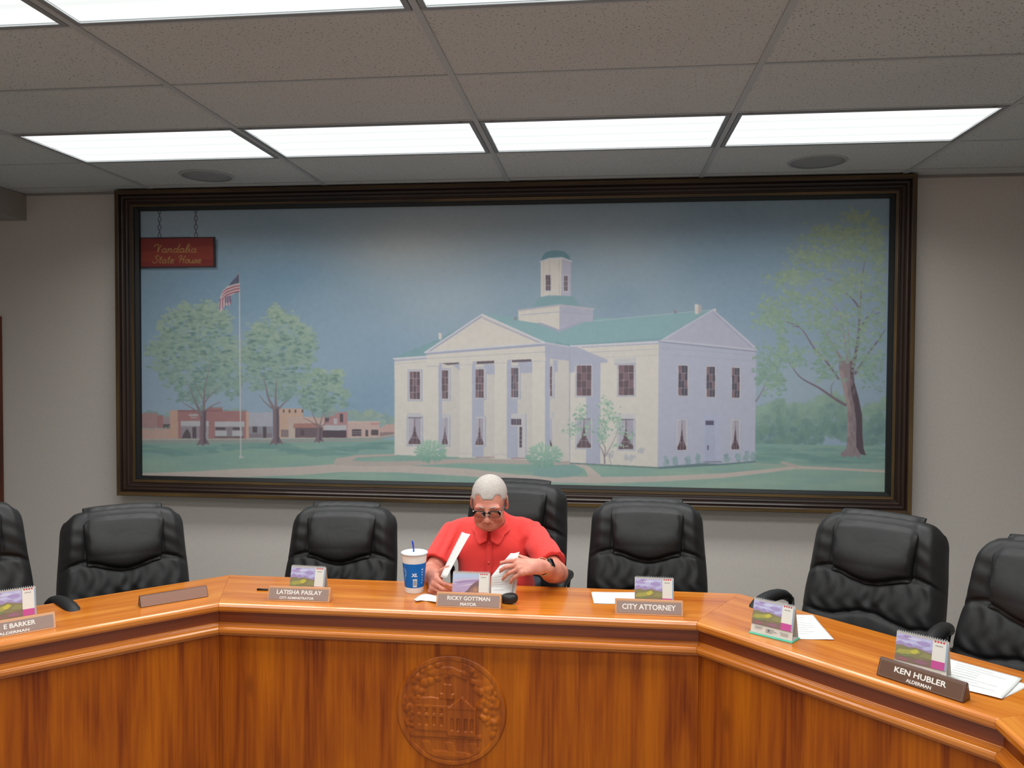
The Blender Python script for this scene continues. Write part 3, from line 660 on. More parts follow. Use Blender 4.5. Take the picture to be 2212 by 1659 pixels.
pl_(P4, [(1114, 204), (1122, 170), (1150, 142), (1215, 130), (1270, 140), (1302, 165), (1316, 200), (1256, 180), (1165, 184)], (84, 122, 132)); pl_(P4, [(1104, 206), (1165, 184), (1258, 178), (1326, 204), (1326, 212), (1258, 190), (1165, 194), (1104, 216)], TRIM)
pt.line([P4(1222, 50), P4(1222, 135)], 1.2, (140, 150, 150))
def window(F, x0, x1, y0, y1, nc, nr, curtain=False, c=(86, 72, 78), skew=0.0, frame=True):
    if frame: 
        pl_(F, [(x0-14, y0-14+skew*-14), (x0-14, y1+14), (x1+18, y1+14+skew*(x1-x0)), (x1+18, y0-14+skew*(x1-x0))], (150, 156, 172)); pl_(F, [(x0-8, y0-8), (x0-8, y1+8), (x1+10, y1+8+skew*(x1-x0)), (x1+10, y0-8+skew*(x1-x0))], (176, 178, 180))
    pl_(F, [(x0, y0), (x0, y1), (x1, y1+skew*(x1-x0)), (x1, y0+skew*(x1-x0))], c)
    if curtain:
        w = x1-x0; h = y1-y0; m = (x0+x1)/2
        pl_(F, [(x0, y0), (x0, y0+h*.9), (x0+w*.14, y0+h*.82), (x0+w*.34, y0+h*.62), (m-w*.03, y0+h*.3), (m-w*.02, y0)], (160, 158, 168))
        pl_(F, [(x1, y0), (x1, y0+h*.9), (x1-w*.14, y0+h*.82), (x1-w*.34, y0+h*.62), (m+w*.03, y0+h*.3), (m+w*.02, y0)], (148, 146, 158))
    else:
        for i in range(3):
            for j in range(nr):
                if (i*7+j*5) % 3 == 0: a, b = x0+(x1-x0)*i/3, x0+(x1-x0)*(i+1)/3; pl_(F, [(a, y0+(y1-y0)*j/nr), (a, y0+(y1-y0)*(j+1)/nr), (b, y0+(y1-y0)*(j+1)/nr), (b, y0+(y1-y0)*j/nr)], (106, 86, 92))
    t = 2.6
    for i in range(1, nc): xx = x0+(x1-x0)*i/nc; pl_(F, [(xx-t/2, y0), (xx-t/2, y1), (xx+t/2, y1), (xx+t/2, y0)], (150, 146, 154))
    for j in range(1, nr): yy = y0+(y1-y0)*j/nr; pl_(F, [(x0, yy-t/2), (x0, yy+t/2), (x1, yy+t/2+skew*(x1-x0)), (x1, yy-t/2+skew*(x1-x0))], (150, 146, 154))
window(P4, 208, 278, 965, 1155, 3, 4); window(P4, 200, 283, 1283, 1465, 3, 4, True)
pl_(P4, [(188, 1252), (290, 1250), (290, 1280), (188, 1282)], (172, 174, 176)); rect(P4, 195, 290, 1279, 1286, (96, 92, 104))
# lantern windows
for (x0, x1, y0, y1) in ((1145, 1177, 302, 407), (1270, 1295, 307, 410)):
    rect(P4, x0-6, x1+6, y0-6, y1+8, (176, 178, 180)); rect(P4, x0, x1, y0, y1, (84, 74, 82)); rect(P4, (x0+x1)/2-1.5, (x0+x1)/2+1.5, y0, y1, (150, 146, 154))
    for y in (y0+35, y0+70): rect(P4, x0, x1, y, y+3, (150, 146, 154))
# portico interior wall
pl_(P4, [(326, 905), (1172, 866), (1310, 890), (1310, 1580), (1172, 1580), (326, 1545)], CR2)
pl_(P4, [(500, 916), (552, 914), (552, 958)], LV); rect(P4, 720, 792, 912, 985, LV); rect(P4, 955, 1052, 892, 975, LV); rect(P4, 1195, 1228, 886, 966, LV)
window(P4, 430, 472, 957, 1152, 2, 4); window(P4, 430, 470, 1283, 1466, 2, 4, True); rect(P4, 430, 485, 1256, 1280, (172, 174, 176))
window(P4, 662, 718, 950, 1145, 3, 4); rect(P4, 662, 718, 1160, 1280, LV); window(P4, 662, 715, 1285, 1470, 3, 4, True); rect(P4, 662, 716, 1485, 1555, LV)
window(P4, 907, 955, 940, 1142, 3, 4, c=(78, 74, 84)); rect(P4, 907, 950, 1158, 1280, LV)
rect(P4, 900, 1012, 1255, 1562, (178, 178, 178)); rect(P4, 907, 977, 1290, 1332, (80, 72, 84)); rect(P4, 907, 952, 1340, 1560, LV); rect(P4, 963, 981, 1345, 1488, (74, 66, 74)); rect(P4, 1005, 1012, 1255, 1560, LV)
for x in (925, 942, 960): rect(P4, x, x+2.5, 1290, 1332, (150, 150, 160))
for y in (1375, 1405, 1435, 1462): rect(P4, 963, 981, y, y+2.5, (150, 150, 160))
window(P4, 1174, 1188, 930, 1135, 1, 5); rect(P4, 1172, 1188, 1288, 1480, (160, 164, 176)); pl_(P4, [(1174, 1480), (1174, 1430), (1188, 1470), (1188, 1480)], DK); rect(P4, 1180, 1200, 1245, 1284, (170, 172, 176))
rect(P4, 662, 792, 1552, 1558, (150, 118, 124)); rect(P4, 905, 1015, 1558, 1565, (150, 118, 124))
pl_(P4, [(430, 908), (550, 902), (550, 912), (470, 920)], (84, 76, 84)); pl_(P4, [(668, 896), (790, 890), (790, 908), (668, 914)], (84, 76, 84)); pl_(P4, [(912, 886), (1046, 880), (1046, 896), (912, 902)], (84, 76, 84))
for (x0, x1, x2, yb, yt) in ((326, 406, 430, 1547, 905), (552, 637, 662, 1558, 893), (792, 877, 907, 1567, 882), (1052, 1140, 1172, 1575, 870)):
    rect(P4, x1, x2, yt, yb-6, LV); rect(P4, x0, x1, yt, yb, CR); rect(P4, x0-3, x1+4, yt, yt+22, CR); rect(P4, x0-3, x1+4, yt+22, yt+26, (160, 162, 168)); rect(P4, x0-3, x1+4, yb-32, yb-29, (164, 164, 162))
# entablature and pediment
pl_(P4, [(326, 836), (1140, 782), (1140, 872), (326, 910)], CR); pl_(P4, [(1140, 775), (1312, 796), (1312, 892), (1140, 872)], (150, 156, 172)); pl_(P4, [(326, 874), (1140, 828), (1140, 832), (326, 878)], (158, 160, 164)); pl_(P4, [(1140, 828), (1312, 842), (1312, 846), (1140, 832)], LV2)
pl_(P4, [(312, 828), (706, 568), (1146, 764)], CR); pl_(P4, [(312, 828), (706, 568), (706, 590), (352, 826)], LV2); pl_(P4, [(706, 588), (706, 600), (1090, 768), (1120, 764)], (160, 160, 170))
pl_(P4, [(306, 832), (706, 566), (1150, 766), (1138, 770), (706, 578), (322, 834)], TRIM); pl_(P4, [(306, 828), (1148, 764), (1148, 772), (306, 838)], TRIM); pl_(P4, [(314, 838), (1142, 774), (1142, 788), (326, 850)], LV2)
pl_(P4, [(1142, 762), (1312, 790), (1312, 800), (1142, 774)], (168, 172, 180))
# main front, right of the portico
pl_(P5, [(128, 446), (925, 412), (915, 1532), (128, 1490)], CR)
pl_(P5, [(128, 450), (190, 452), (465, 570), (462, 594), (402, 598), (400, 1502), (272, 1496), (275, 905), (322, 890), (322, 615), (175, 622), (170, 676), (128, 690)], LV)
pl_(P5, [(130, 440), (925, 400), (965, 384), (965, 392), (925, 418), (130, 452)], TRIM); pl_(P5, [(220, 452), (925, 418), (925, 428), (240, 462)], LV); pl_(P5, [(290, 500), (925, 470), (925, 474), (300, 506)], (160, 162, 164)); pl_(P5, [(400, 548), (925, 524), (925, 527), (400, 552)], (164, 164, 164))
pl_(P5, [(122, 446), (130, 446), (130, 1490), (122, 1490)], LV2)
window(P5, 190, 320, 620, 890, 3, 4); window(P5, 565, 700, 618, 886, 3, 4); pl_(P5, [(525, 562), (722, 548), (722, 604), (525, 612)], (176, 178, 178)); pl_(P5, [(525, 606), (722, 598), (722, 604), (525, 612)], LV2)
window(P5, 190, 318, 1100, 1356, 3, 4, True); window(P5, 565, 697, 1105, 1368, 3, 4, True); rect(P5, 168, 316, 1094, 1102, (84, 84, 98)); rect(P5, 550, 700, 1099, 1107, (84, 84, 98)); rect(P5, 548, 720, 1050, 1098, (180, 180, 180))
# side wall with its pediment
pl_(P5, [(925, 408), (1796, 486), (1786, 1476), (914, 1532)], (156, 162, 178))
for (y0, y1, c) in ((460, 464, LV2), (515, 518, LV2)): pl_(P5, [(925, y0), (1795, y0+66), (1795, y1+66), (925, y1)], c)
pl_(P5, [(962, 382), (1412, 122), (1802, 478)], (156, 160, 176)); pl_(P5, [(955, 384), (1412, 114), (1412, 128), (985, 384)], (172, 176, 186)); pl_(P5, [(1410, 114), (1812, 470), (1800, 484), (1410, 132)], (168, 172, 184)); pl_(P5, [(1410, 134), (1410, 150), (1770, 478), (1790, 480)], LV2)
pl_(P5, [(955, 384), (1805, 474), (1800, 488), (925, 402)], (170, 174, 184)); pl_(P5, [(925, 404), (1798, 490), (1798, 500), (925, 412)], (122, 128, 148))
for (x0, x1, y0, y1) in ((1100, 1182, 620, 888), (1352, 1428, 630, 900), (1580, 1648, 640, 908)): window(P5, x0, x1, y0, y1, 3, 4, c=(66, 64, 76), skew=.02)
for (x0, x1, y0, y1) in ((1092, 1170, 1108, 1375), (1575, 1643, 1110, 1370)): window(P5, x0, x1, y0, y1, 3, 4, True, c=(72, 54, 62))
rect(P5, 1325, 1475, 1060, 1482, (154, 162, 182)); rect(P5, 1340, 1420, 1112, 1478, (148, 156, 178)); rect(P5, 1342, 1416, 1113, 1153, (72, 70, 92)); rect(P5, 1358, 1372, 1335, 1375, (70, 68, 80)); rect(P5, 1420, 1424, 1112, 1478, LV2); pl_(P5, [(1310, 1480), (1475, 1474), (1500, 1486), (1330, 1490)], (108, 116, 132))
for (x, y) in ((990, 1475), (1068, 1478), (1183, 1465), (1277, 1455), (1533, 1438), (1633, 1437), (1703, 1430), (1766, 1440)):
    for k in range(7): q = P5(x+random.uniform(-14, 14), y+random.uniform(-30, 34)); pt.dab(q[0], q[1], 4.2, 4.6, random.choice([(120, 146, 150), (112, 138, 142), (130, 154, 156)]), k)
pl_(P5, [(130, 1488), (915, 1528), (915, 1542), (130, 1500)], (96, 116, 112)); pl_(P5, [(915, 1528), (1320, 1494), (1500, 1500), (1786, 1472), (1800, 1484), (1500, 1512), (920, 1546)], (84, 108, 112))
for (x, y) in ((770, 1385), (690, 1445), (625, 1445), (495, 1415)):
    for k in range(6): q = P5(x+random.uniform(-26, 26), y+random.uniform(-22, 22)); pt.dab(q[0], q[1], 3.5, 3.5, (162, 166, 168), k)
pt.end()
# young tree in front
for b, w in (([(440, 1500), (436, 1440), (415, 1370), (380, 1320)], 16), ([(438, 1440), (445, 1360), (420, 1300), (410, 1200), (430, 1080)], 10), ([(440, 1440), (490, 1350), (540, 1250), (560, 1180)], 8), ([(500, 1500), (480, 1450), (490, 1410)], 5)):
    pt.taper([P5(*p) for p in b], w/4.148, .8, (126, 116, 122))
pt.end()
rr = random.Random(8)
for (cx, cy, rx, ry, n) in ((240, 1010, 40, 30, 26), (220, 1090, 60, 40, 30), (150, 1200, 50, 60, 34), (230, 1190, 70, 50, 30), (450, 990, 50, 50, 40), (500, 1070, 60, 50, 36), (430, 1130, 60, 50, 32), (560, 1090, 40, 40, 22), (400, 1260, 80, 50, 44), (580, 1190, 50, 50, 30), (670, 1260, 40, 50, 20), (560, 1340, 60, 20, 14), (320, 1150, 60, 60, 20), (430, 1200, 60, 60, 26)):
    for k in range(n):
        q = P5(rr.gauss(cx, rx*.6), rr.gauss(cy, ry*.6)); pt.dab(q[0], q[1], rr.uniform(1.6, 3.4), rr.uniform(1.2, 2.6), rr.choice([(142, 172, 148), (126, 160, 140), (110, 146, 132), (156, 180, 160)]), k)
# bushes
for (x0, x1, y0, y1, sd) in ((245, 458, 1440, 1584, 1), (1010, 1255, 1462, 1622, 2)):
    cx, cy, rx, ry = (x0+x1)/2, y1-(y1-y0)*.45, (x1-x0)/2, (y1-y0)*.55; rb = random.Random(sd)
    for k in range(240):
        a = rb.uniform(0, 2*PI); r = math.sqrt(rb.random()); x, y = cx+rx*r*math.cos(a), cy+ry*r*math.sin(a)*(1 if math.sin(a) < 0 else .8); q = P4(x, y)
        t = (y-(cy-ry))/(2*ry); pt.dab(q[0], q[1], rb.uniform(3, 6), rb.uniform(1, 2.2), mixc(mixc((150, 180, 158), (92, 136, 122), t), (112, 152, 134), rb.random()*.5), k, rot=math.atan2(y-cy, x-cx))
pt.end()
# ---- big tree on the right
pt.taper([P6(*p) for p in ((75, 1062), (110, 1005), (135, 950))], 3.4, 1.2, (118, 112, 118)); pt.taper([P6(*p) for p in ((110, 1005), (155, 992))], 1.6, .8, (118, 112, 118))
pl_(P6, [(508, 1328), (540, 1300), (548, 1200), (543, 1080), (520, 980), (502, 900), (500, 830), (530, 850), (560, 845), (592, 840), (575, 900), (580, 960), (600, 1040), (620, 1130), (622, 1220), (625, 1290), (640, 1335), (612, 1330), (605, 1352), (585, 1335), (560, 1345), (550, 1335), (525, 1345)], (122, 110, 114))
pl_(P6, [(560, 860), (592, 845), (576, 905), (580, 960), (602, 1040), (620, 1130), (622, 1230), (628, 1300), (640, 1335), (612, 1328), (590, 1290), (590, 1160), (575, 1060), (560, 980)], (66, 56, 64))
pl_(P6, [(545, 1080), (520, 980), (503, 900), (520, 900), (545, 990), (560, 1080), (560, 1220), (548, 1300), (545, 1200)], (142, 126, 124))
for k in range(60): q = P6(random.uniform(548, 585), random.uniform(870, 1310)); pt.dab(q[0], q[1], 2.2, 7, random.choice([(112, 98, 102), (96, 84, 90), (132, 118, 118)]), k, al=.4)
for b, w, c in (([(540, 1080), (480, 1045), (400, 990), (300, 932), (230, 830)], 16, (98, 88, 98)), ([(500, 945), (440, 860), (370, 780), (300, 680), (180, 640)], 12, (104, 92, 98)), ([(300, 680), (262, 674)], 4, (104, 92, 98)), ([(515, 845), (470, 770), (425, 690)], 14, (128, 112, 114)), ([(545, 850), (530, 740), (500, 600), (440, 540)], 9, (134, 118, 118)),
               ([(556, 850), (550, 700), (530, 600)], 7, (134, 118, 118)), ([(578, 860), (600, 740), (606, 600), (575, 540), (530, 500)], 18, (92, 80, 88)), ([(602, 700), (612, 560), (620, 430), (635, 340)], 10, (110, 98, 104)), ([(582, 920), (640, 830), (700, 750), (740, 690)], 14, (98, 86, 94)), ([(610, 690), (650, 625), (712, 606)], 7, (90, 80, 90)), ([(465, 1030), (462, 985), (480, 955)], 6, (110, 100, 106)), ([(430, 430), (480, 450)], 3, (120, 110, 112)), ([(640, 640), (700, 575)], 4, (120, 108, 112))):
    pt.taper([P6(*p) for p in b], w/2.37, 1.0, c)
pt.end()
rr = random.Random(21)
for (cx, cy, rx, ry, n) in ((575, 120, 60, 26, 60), (680, 160, 50, 30, 40), (550, 190, 90, 26, 80), (430, 215, 90, 34, 80), (400, 190, 50, 20, 30), (560, 240, 120, 24, 90), (690, 235, 50, 30, 50), (330, 315, 80, 34, 80), (430, 330, 90, 34, 80), (600, 300, 110, 30, 100), (710, 330, 40, 60, 50), (240, 425, 80, 34, 80), (350, 420, 70, 28, 50), (560, 450, 110, 50, 110), (270, 530, 70, 34, 60), (390, 540, 80, 40, 60), (500, 500, 60, 40, 40), (650, 480, 60, 60, 40), (150, 590, 60, 50, 90), (140, 650, 60, 30, 50), (230, 620, 50, 40, 50), (210, 690, 40, 30, 30), (400, 640, 90, 60, 90), (500, 650, 60, 40, 40), (640, 660, 70, 60, 60), (720, 640, 30, 70, 30), (200, 770, 50, 30, 50), (290, 840, 60, 40, 50), (220, 830, 40, 30, 24), (440, 780, 70, 50, 60), (450, 860, 90, 60, 70), (560, 720, 90, 80, 60), (650, 830, 90, 60, 80), (700, 900, 60, 70, 60), (640, 930, 50, 40, 24), (440, 930, 50, 24, 24), (150, 890, 70, 60, 110), (180, 970, 50, 30, 40), (110, 930, 40, 50, 40), (720, 520, 30, 50, 30)):
    for k in range(n):
        x, y = rr.gauss(cx, rx*.56), rr.gauss(cy, ry*.72); 
        if x > 752-(y*.022): continue
        q = P6(x, y); t = min(1, y/900)
        c = mixc((138, 156, 122), (112, 146, 132), t); c = mixc(c, rr.choice([(96, 126, 112), (158, 176, 134), (120, 146, 118)]), .5*rr.random())
        pt.dab(q[0], q[1], rr.uniform(2.4, 5.4), rr.uniform(1.8, 3.8), mixc(c, (112, 134, 124), .12), k, rot=rr.uniform(-.5, .5), al=.8)
pt.end()
# ---- hanging sign
def links(x, y0, y1):
    n = 7
    for i in range(n):
        a = y0+(y1-y0)*i/n; b = y0+(y1-y0)*(i+1)/n; m = (a+b)/2
        if i % 2 == 0:
            ring = [(x+3.2*math.cos(t), m+(b-a)*.62*math.sin(t)) for t in [2*PI*k/12 for k in range(13)]]
            pt.line(ring, 1.5, (40, 40, 50))
        else: pt.line([(x, a), (x, b)], 2.0, (46, 44, 54))
links(345, 452, 514); links(423.5, 450, 513)
pt.poly([(300, 518), (300, 584), (471, 583), (471, 518)], (78, 98, 112)); pt.poly([(300, 513.5), (300, 580.5), (467.5, 578), (466, 512)], (22, 18, 22)); pt.poly([(300, 516), (300, 577), (461.5, 575.5), (460.5, 514.5)], (100, 26, 22))
pt.poly([(300, 545), (300, 566), (461, 560), (461, 530)], (112, 34, 24))
def text_tris(s, shear=0.0, size=1.0, align='CENTER', bold=0.0):
    cu = bpy.data.curves.new('t', 'FONT'); cu.body = s; cu.size = size; cu.shear = shear; cu.align_x = align; cu.offset = bold; cu.resolution_u = 3; cu.fill_mode = 'FRONT'
    o = bpy.data.objects.new('t', cu); COL.objects.link(o); dg = bpy.context.evaluated_depsgraph_get(); dg.update()
    me = bpy.data.meshes.new_from_object(o.evaluated_get(dg))
    vs = [(v.co.x, v.co.y) for v in me.vertices]; fs = [tuple(p.vertices) for p in me.polygons]
    bpy.data.objects.remove(o); bpy.data.curves.remove(cu); bpy.data.meshes.remove(me)
    return vs, fs
GL = {'a': ([[(.8, .9), (.4, 1), (.1, .6), (.15, .15), (.45, 0), (.75, .3), (.85, .95), (.8, .3), (.9, .02), (1.1, .1)]], 1.1), 'n': ([[(0, .8), (.15, .95), (.12, 0)], [(.12, .5), (.45, 1), (.7, .9), (.65, .1), (.85, 0), (1.05, .12)]], 1.05),
      'd': ([[(.8, .9), (.4, 1), (.1, .6), (.15, .15), (.45, 0), (.75, .3), (.9, 1)], [(1.0, 2.1), (.85, .9), (.8, .2), (.95, 0), (1.15, .1)]], 1.15), 'l': ([[(0, .2), (.35, 1.0), (.55, 1.9), (.4, 2.15), (.22, 1.6), (.2, .3), (.4, 0), (.6, .1)]], .6),
      'i': ([[(0, .4), (.2, 1), (.2, .2), (.35, 0), (.5, .1)], [(.28, 1.45), (.32, 1.6)]], .55), 'V': ([[(-.5, 1.4), (-.35, 1.9), (.1, 2.1), (.3, 1.7), (.4, 0)], [(.4, 0), (.6, 1.2), (.85, 1.9)]], 1.1),
      'S': ([[(1.1, 1.8), (.8, 2.1), (.4, 1.9), (.45, 1.4), (.9, .9), (.9, .3), (.4, 0), (0, .2), (-.05, .5)]], 1.25), 't': ([[(.3, 1.9), (.2, .3), (.35, 0), (.6, .1)], [(0, 1.25), (.55, 1.35)]], .65),
      'e': ([[(.1, .5), (.6, .6), (.6, .95), (.3, 1), (.08, .6), (.15, .1), (.45, 0), (.8, .2)]], .85), 'H': ([[(-.1, 1.5), (.1, 2.0), (.5, 2.05), (.45, 1.), (.35, 0)], [(1.3, 2.1), (1.1, 1.4), (1.05, .3), (1.3, 0)], [(.2, 1.0), (.7, 1.2), (1.2, 1.1)]], 1.45),
      'o': ([[(.45, 1), (.1, .7), (.15, .15), (.5, 0), (.75, .4), (.65, .9), (.45, 1), (.9, .85)]], .9), 'u': ([[(.05, 1), (.05, .3), (.3, 0), (.6, .2), (.75, 1)], [(.75, 1), (.72, .2), (.9, 0), (1.05, .1)]], 1.05), 's': ([[(0, .2), (.35, 1.), (.5, .6), (.55, .2), (.3, 0), (.1, .1)]], .7), ' ': ([], .8)}
def script(txt, x0, x1, y, xh, c):
    tot = sum(GL[ch][1] for ch in txt); k = (x1-x0)/tot; x = x0
    for ch in txt:
        st, adv = GL[ch]
        for sk in st: pt.taper([(x+(a+.18*b_)*k, y-b_*xh) for a, b_ in sk], 1.9, 1.5, c)
        x += adv*k
script('Vandalia', 336, 425, 545.5, 8.2, (150, 122, 58)); script('State House', 330, 435, 568.5, 7.6, (146, 118, 56))
# soften a little and bring down to the colour grid
im = pt.im.reshape(GH, SS, GW, SS, 3).mean((1, 3))
k3 = im.copy(); k3[1:-1, 1:-1] = im[1:-1, 1:-1]*.5+(im[:-2, 1:-1]+im[2:, 1:-1]+im[1:-1, :-2]+im[1:-1, 2:])*.125; im = k3
im = im*.82+np.array((142, 140, 140))*.18; im[..., 1] *= .982; im = im/255; lin = np.where(im <= .04045, im/12.92, ((im+.055)/1.055)**2.4); lin = np.minimum(.93, lin*GAIN)
m_paint = painted('mural_paint', rough=.7, noise=.07, nscale=26, bump=.25)
zc = 1.8; xc = -.72
mural = thing('framed_mural', 'very large framed mural of a white statehouse with trees, hung on the back wall', 'painting', (xc, WY, zc))
gx = np.linspace(CX0, CX1, GW)-xc; gz = np.linspace(CZ1, CZ0, GH)-zc
co = np.zeros((GH, GW, 3), np.float32); co[..., 0] = gx[None]; co[..., 1] = CY-WY; co[..., 2] = gz[:, None]
ii = np.arange(GH*GW, dtype=np.int32).reshape(GH, GW); fa = np.stack([ii[:-1, :-1], ii[1:, :-1], ii[1:, 1:], ii[:-1, 1:]], -1).reshape(-1, 4)
nb_ = GH*GW; xa, xb, za, zb = gx[0], gx[-1], gz[0], gz[-1]; yb_ = CY-WY+.008
co = np.concatenate([co.reshape(-1, 3), np.array([(xa, yb_, za), (xa, yb_, zb), (xb, yb_, zb), (xb, yb_, za)], np.float32)])
me = bpy.data.meshes.new('canvas'); me.vertices.add(len(co)); me.vertices.foreach_set('co', co.ravel()); fa = np.concatenate([fa, np.array([[nb_+3, nb_+2, nb_+1, nb_], [ii[0, 0], nb_, nb_+1, ii[-1, 0]], [ii[-1, -1], nb_+2, nb_+3, ii[0, -1]], [ii[0, -1], nb_+3, nb_, ii[0, 0]], [ii[-1, 0], nb_+1, nb_+2, ii[-1, -1]]], np.int32)])
me.loops.add(fa.size); me.loops.foreach_set('vertex_index', fa.ravel()); me.polygons.add(len(fa)); me.polygons.foreach_set('loop_start', np.arange(0, fa.size, 4, dtype=np.int32)); me.polygons.foreach_set('loop_total', np.full(len(fa), 4, np.int32))
me.update(); ca = me.color_attributes.new('Paint', 'FLOAT_COLOR', 'POINT'); rgba = np.ones((len(co), 4), np.float32); rgba[:GH*GW, :3] = lin.reshape(-1, 3); ca.data.foreach_set('color', rgba.ravel()); me.materials.append(m_paint)
cv = bpy.data.objects.new('canvas', me); COL.objects.link(cv); cv.parent = mural; cv['label'] = 'painted canvas with white columned building, lawn, trees, flag and a hanging sign'
# backing board so the canvas has thickness
# frame: measured outer lip and section
fx0, fx1, fz0, fz1 = -3.336, 1.892, .768, 2.864
FT = CY-5.166     # how far the lip stands proud of the canvas
# section from outer edge inwards: (inset, stand-off from canvas, tone)
SEC = [(0, -.012, 0), (0, FT-.004, 0), (.004, FT, 1), (.026, FT, 1), (.030, FT-.003, 0), (.034, FT-.016, 0), (.044, FT-.012, 0), (.052, FT-.018, 0), (.058, FT-.030, 0), (.066, FT-.028, 0), (.074, FT-.036, 0), (.080, FT-.050, 0), (.086, FT-.056, 0), (.089, FT-.052, 1), (.107, FT-.055, 1), (.110, FT-.066, 2), (.128, FT-.084, 2), (.128, .004, 2), (.128, -.003, 2), (.02, -.003, 2)]
fm = [wood('frame_walnut', (24, 13, 9), (36, 20, 14), (50, 30, 20), axis=0, rough=.45, coat=.12, knots=False),
      wood('frame_gilt_brown', (38, 25, 10), (68, 48, 20), (100, 76, 34), axis=0, rough=.5, coat=.1, knots=False, scale=.8), plain('frame_black_liner', (14, 14, 16), .5)]
def frame_side(p0, p1, din, name):
    L = (Vector(p1)-Vector(p0)).length; mb = MB(); n = len(SEC)
    vs = []
    for e in (0, 1):
        for (ins, st, tn) in SEC: vs.append((ins if e == 0 else L-ins, -st, ins))
    mb.v = vs
    for i in range(n):
        j = (i+1) % n; mb.f.append([i, j, n+j, n+i]); mb.m.append(1 if SEC[i][2] == 1 and SEC[j][2] in (1,) else (2 if SEC[j][2] == 2 else 0)); mb.c.append((1, 1, 1))
    mb.f += [list(range(n)), list(range(n, 2*n))[::-1]]; mb.m += [0, 0]; mb.c += [(1, 1, 1)]*2
    o = mb.build(name, fm, mural)
    X = (Vector(p1)-Vector(p0)).normalized(); Z = Vector(din); Y = Z.cross(X)
    Mx = Matrix(((X.x, Y.x, Z.x, p0[0]-xc), (X.y, Y.y, Z.y, CY-WY), (X.z, Y.z, Z.z, p0[2]-zc), (0, 0, 0, 1)))
    if Y.y < 0:
        for v in o.data.vertices: v.co.y *= -1
    o.matrix_local = Mx
    bm = bmesh.new(); bm.from_mesh(o.data); bmesh.ops.recalc_face_normals(bm, faces=bm.faces); bm.to_mesh(o.data); bm.free()
    return o
frame_side((fx0, 0, fz1), (fx1, 0, fz1), (0, 0, -1), 'frame_rail')
frame_side((fx0, 0, fz0), (fx1, 0, fz0), (0, 0, 1), 'frame_rail')
frame_side((fx0, 0, fz0), (fx0, 0, fz1), (1, 0, 0), 'frame_stile')
frame_side((fx1, 0, fz0), (fx1, 0, fz1), (-1, 0, 0), 'frame_stile')
# ================================================================ executive chairs
def leather():
    m, nt, b = newmat('black_leather'); setb(b, Base_Color=(*s2l((27, 26, 27)), 1), Roughness=.5); b.inputs['Specular IOR Level'].default_value = .36
    tc = N(nt, 'ShaderNodeTexCoord')
    v = N(nt, 'ShaderNodeTexVoronoi', Scale=260.0); nt.links.new(tc.outputs['Object'], v.inputs['Vector'])
    n = N(nt, 'ShaderNodeTexNoise', Scale=9.0, Detail=5.0, Distortion=1.2); nt.links.new(tc.outputs['Object'], n.inputs['Vector'])
    b1 = N(nt, 'ShaderNodeBump', Strength=.12, Distance=.001); nt.links.new(v.outputs['Distance'], b1.inputs['Height'])
    b2 = N(nt, 'ShaderNodeBump', Strength=.35, Distance=.006); nt.links.new(n.outputs['Fac'], b2.inputs['Height']); nt.links.new(b1.outputs['Normal'], b2.inputs['Normal']); nt.links.new(b2.outputs['Normal'], b.inputs['Normal'])
    mr = N(nt, 'ShaderNodeMapRange'); mr.inputs['To Min'].default_value = .44; mr.inputs['To Max'].default_value = .62; nt.links.new(n.outputs['Fac'], mr.inputs['Value']); nt.links.new(mr.outputs['Result'], b.inputs['Roughness'])
    return m
m_lea = leather(); m_plast = plain('black_plastic', (24, 24, 25), .5); m_tagw = plain('white_tag', (215, 215, 212), .6); m_steel = plain('brushed_steel', (150, 150, 152), .3, metal=1)
BH = .70                                   # height of the back cushion
def sstep(a, b_, x): t = min(1, max(0, (x-a)/(b_-a))); return t*t*(3-2*t)
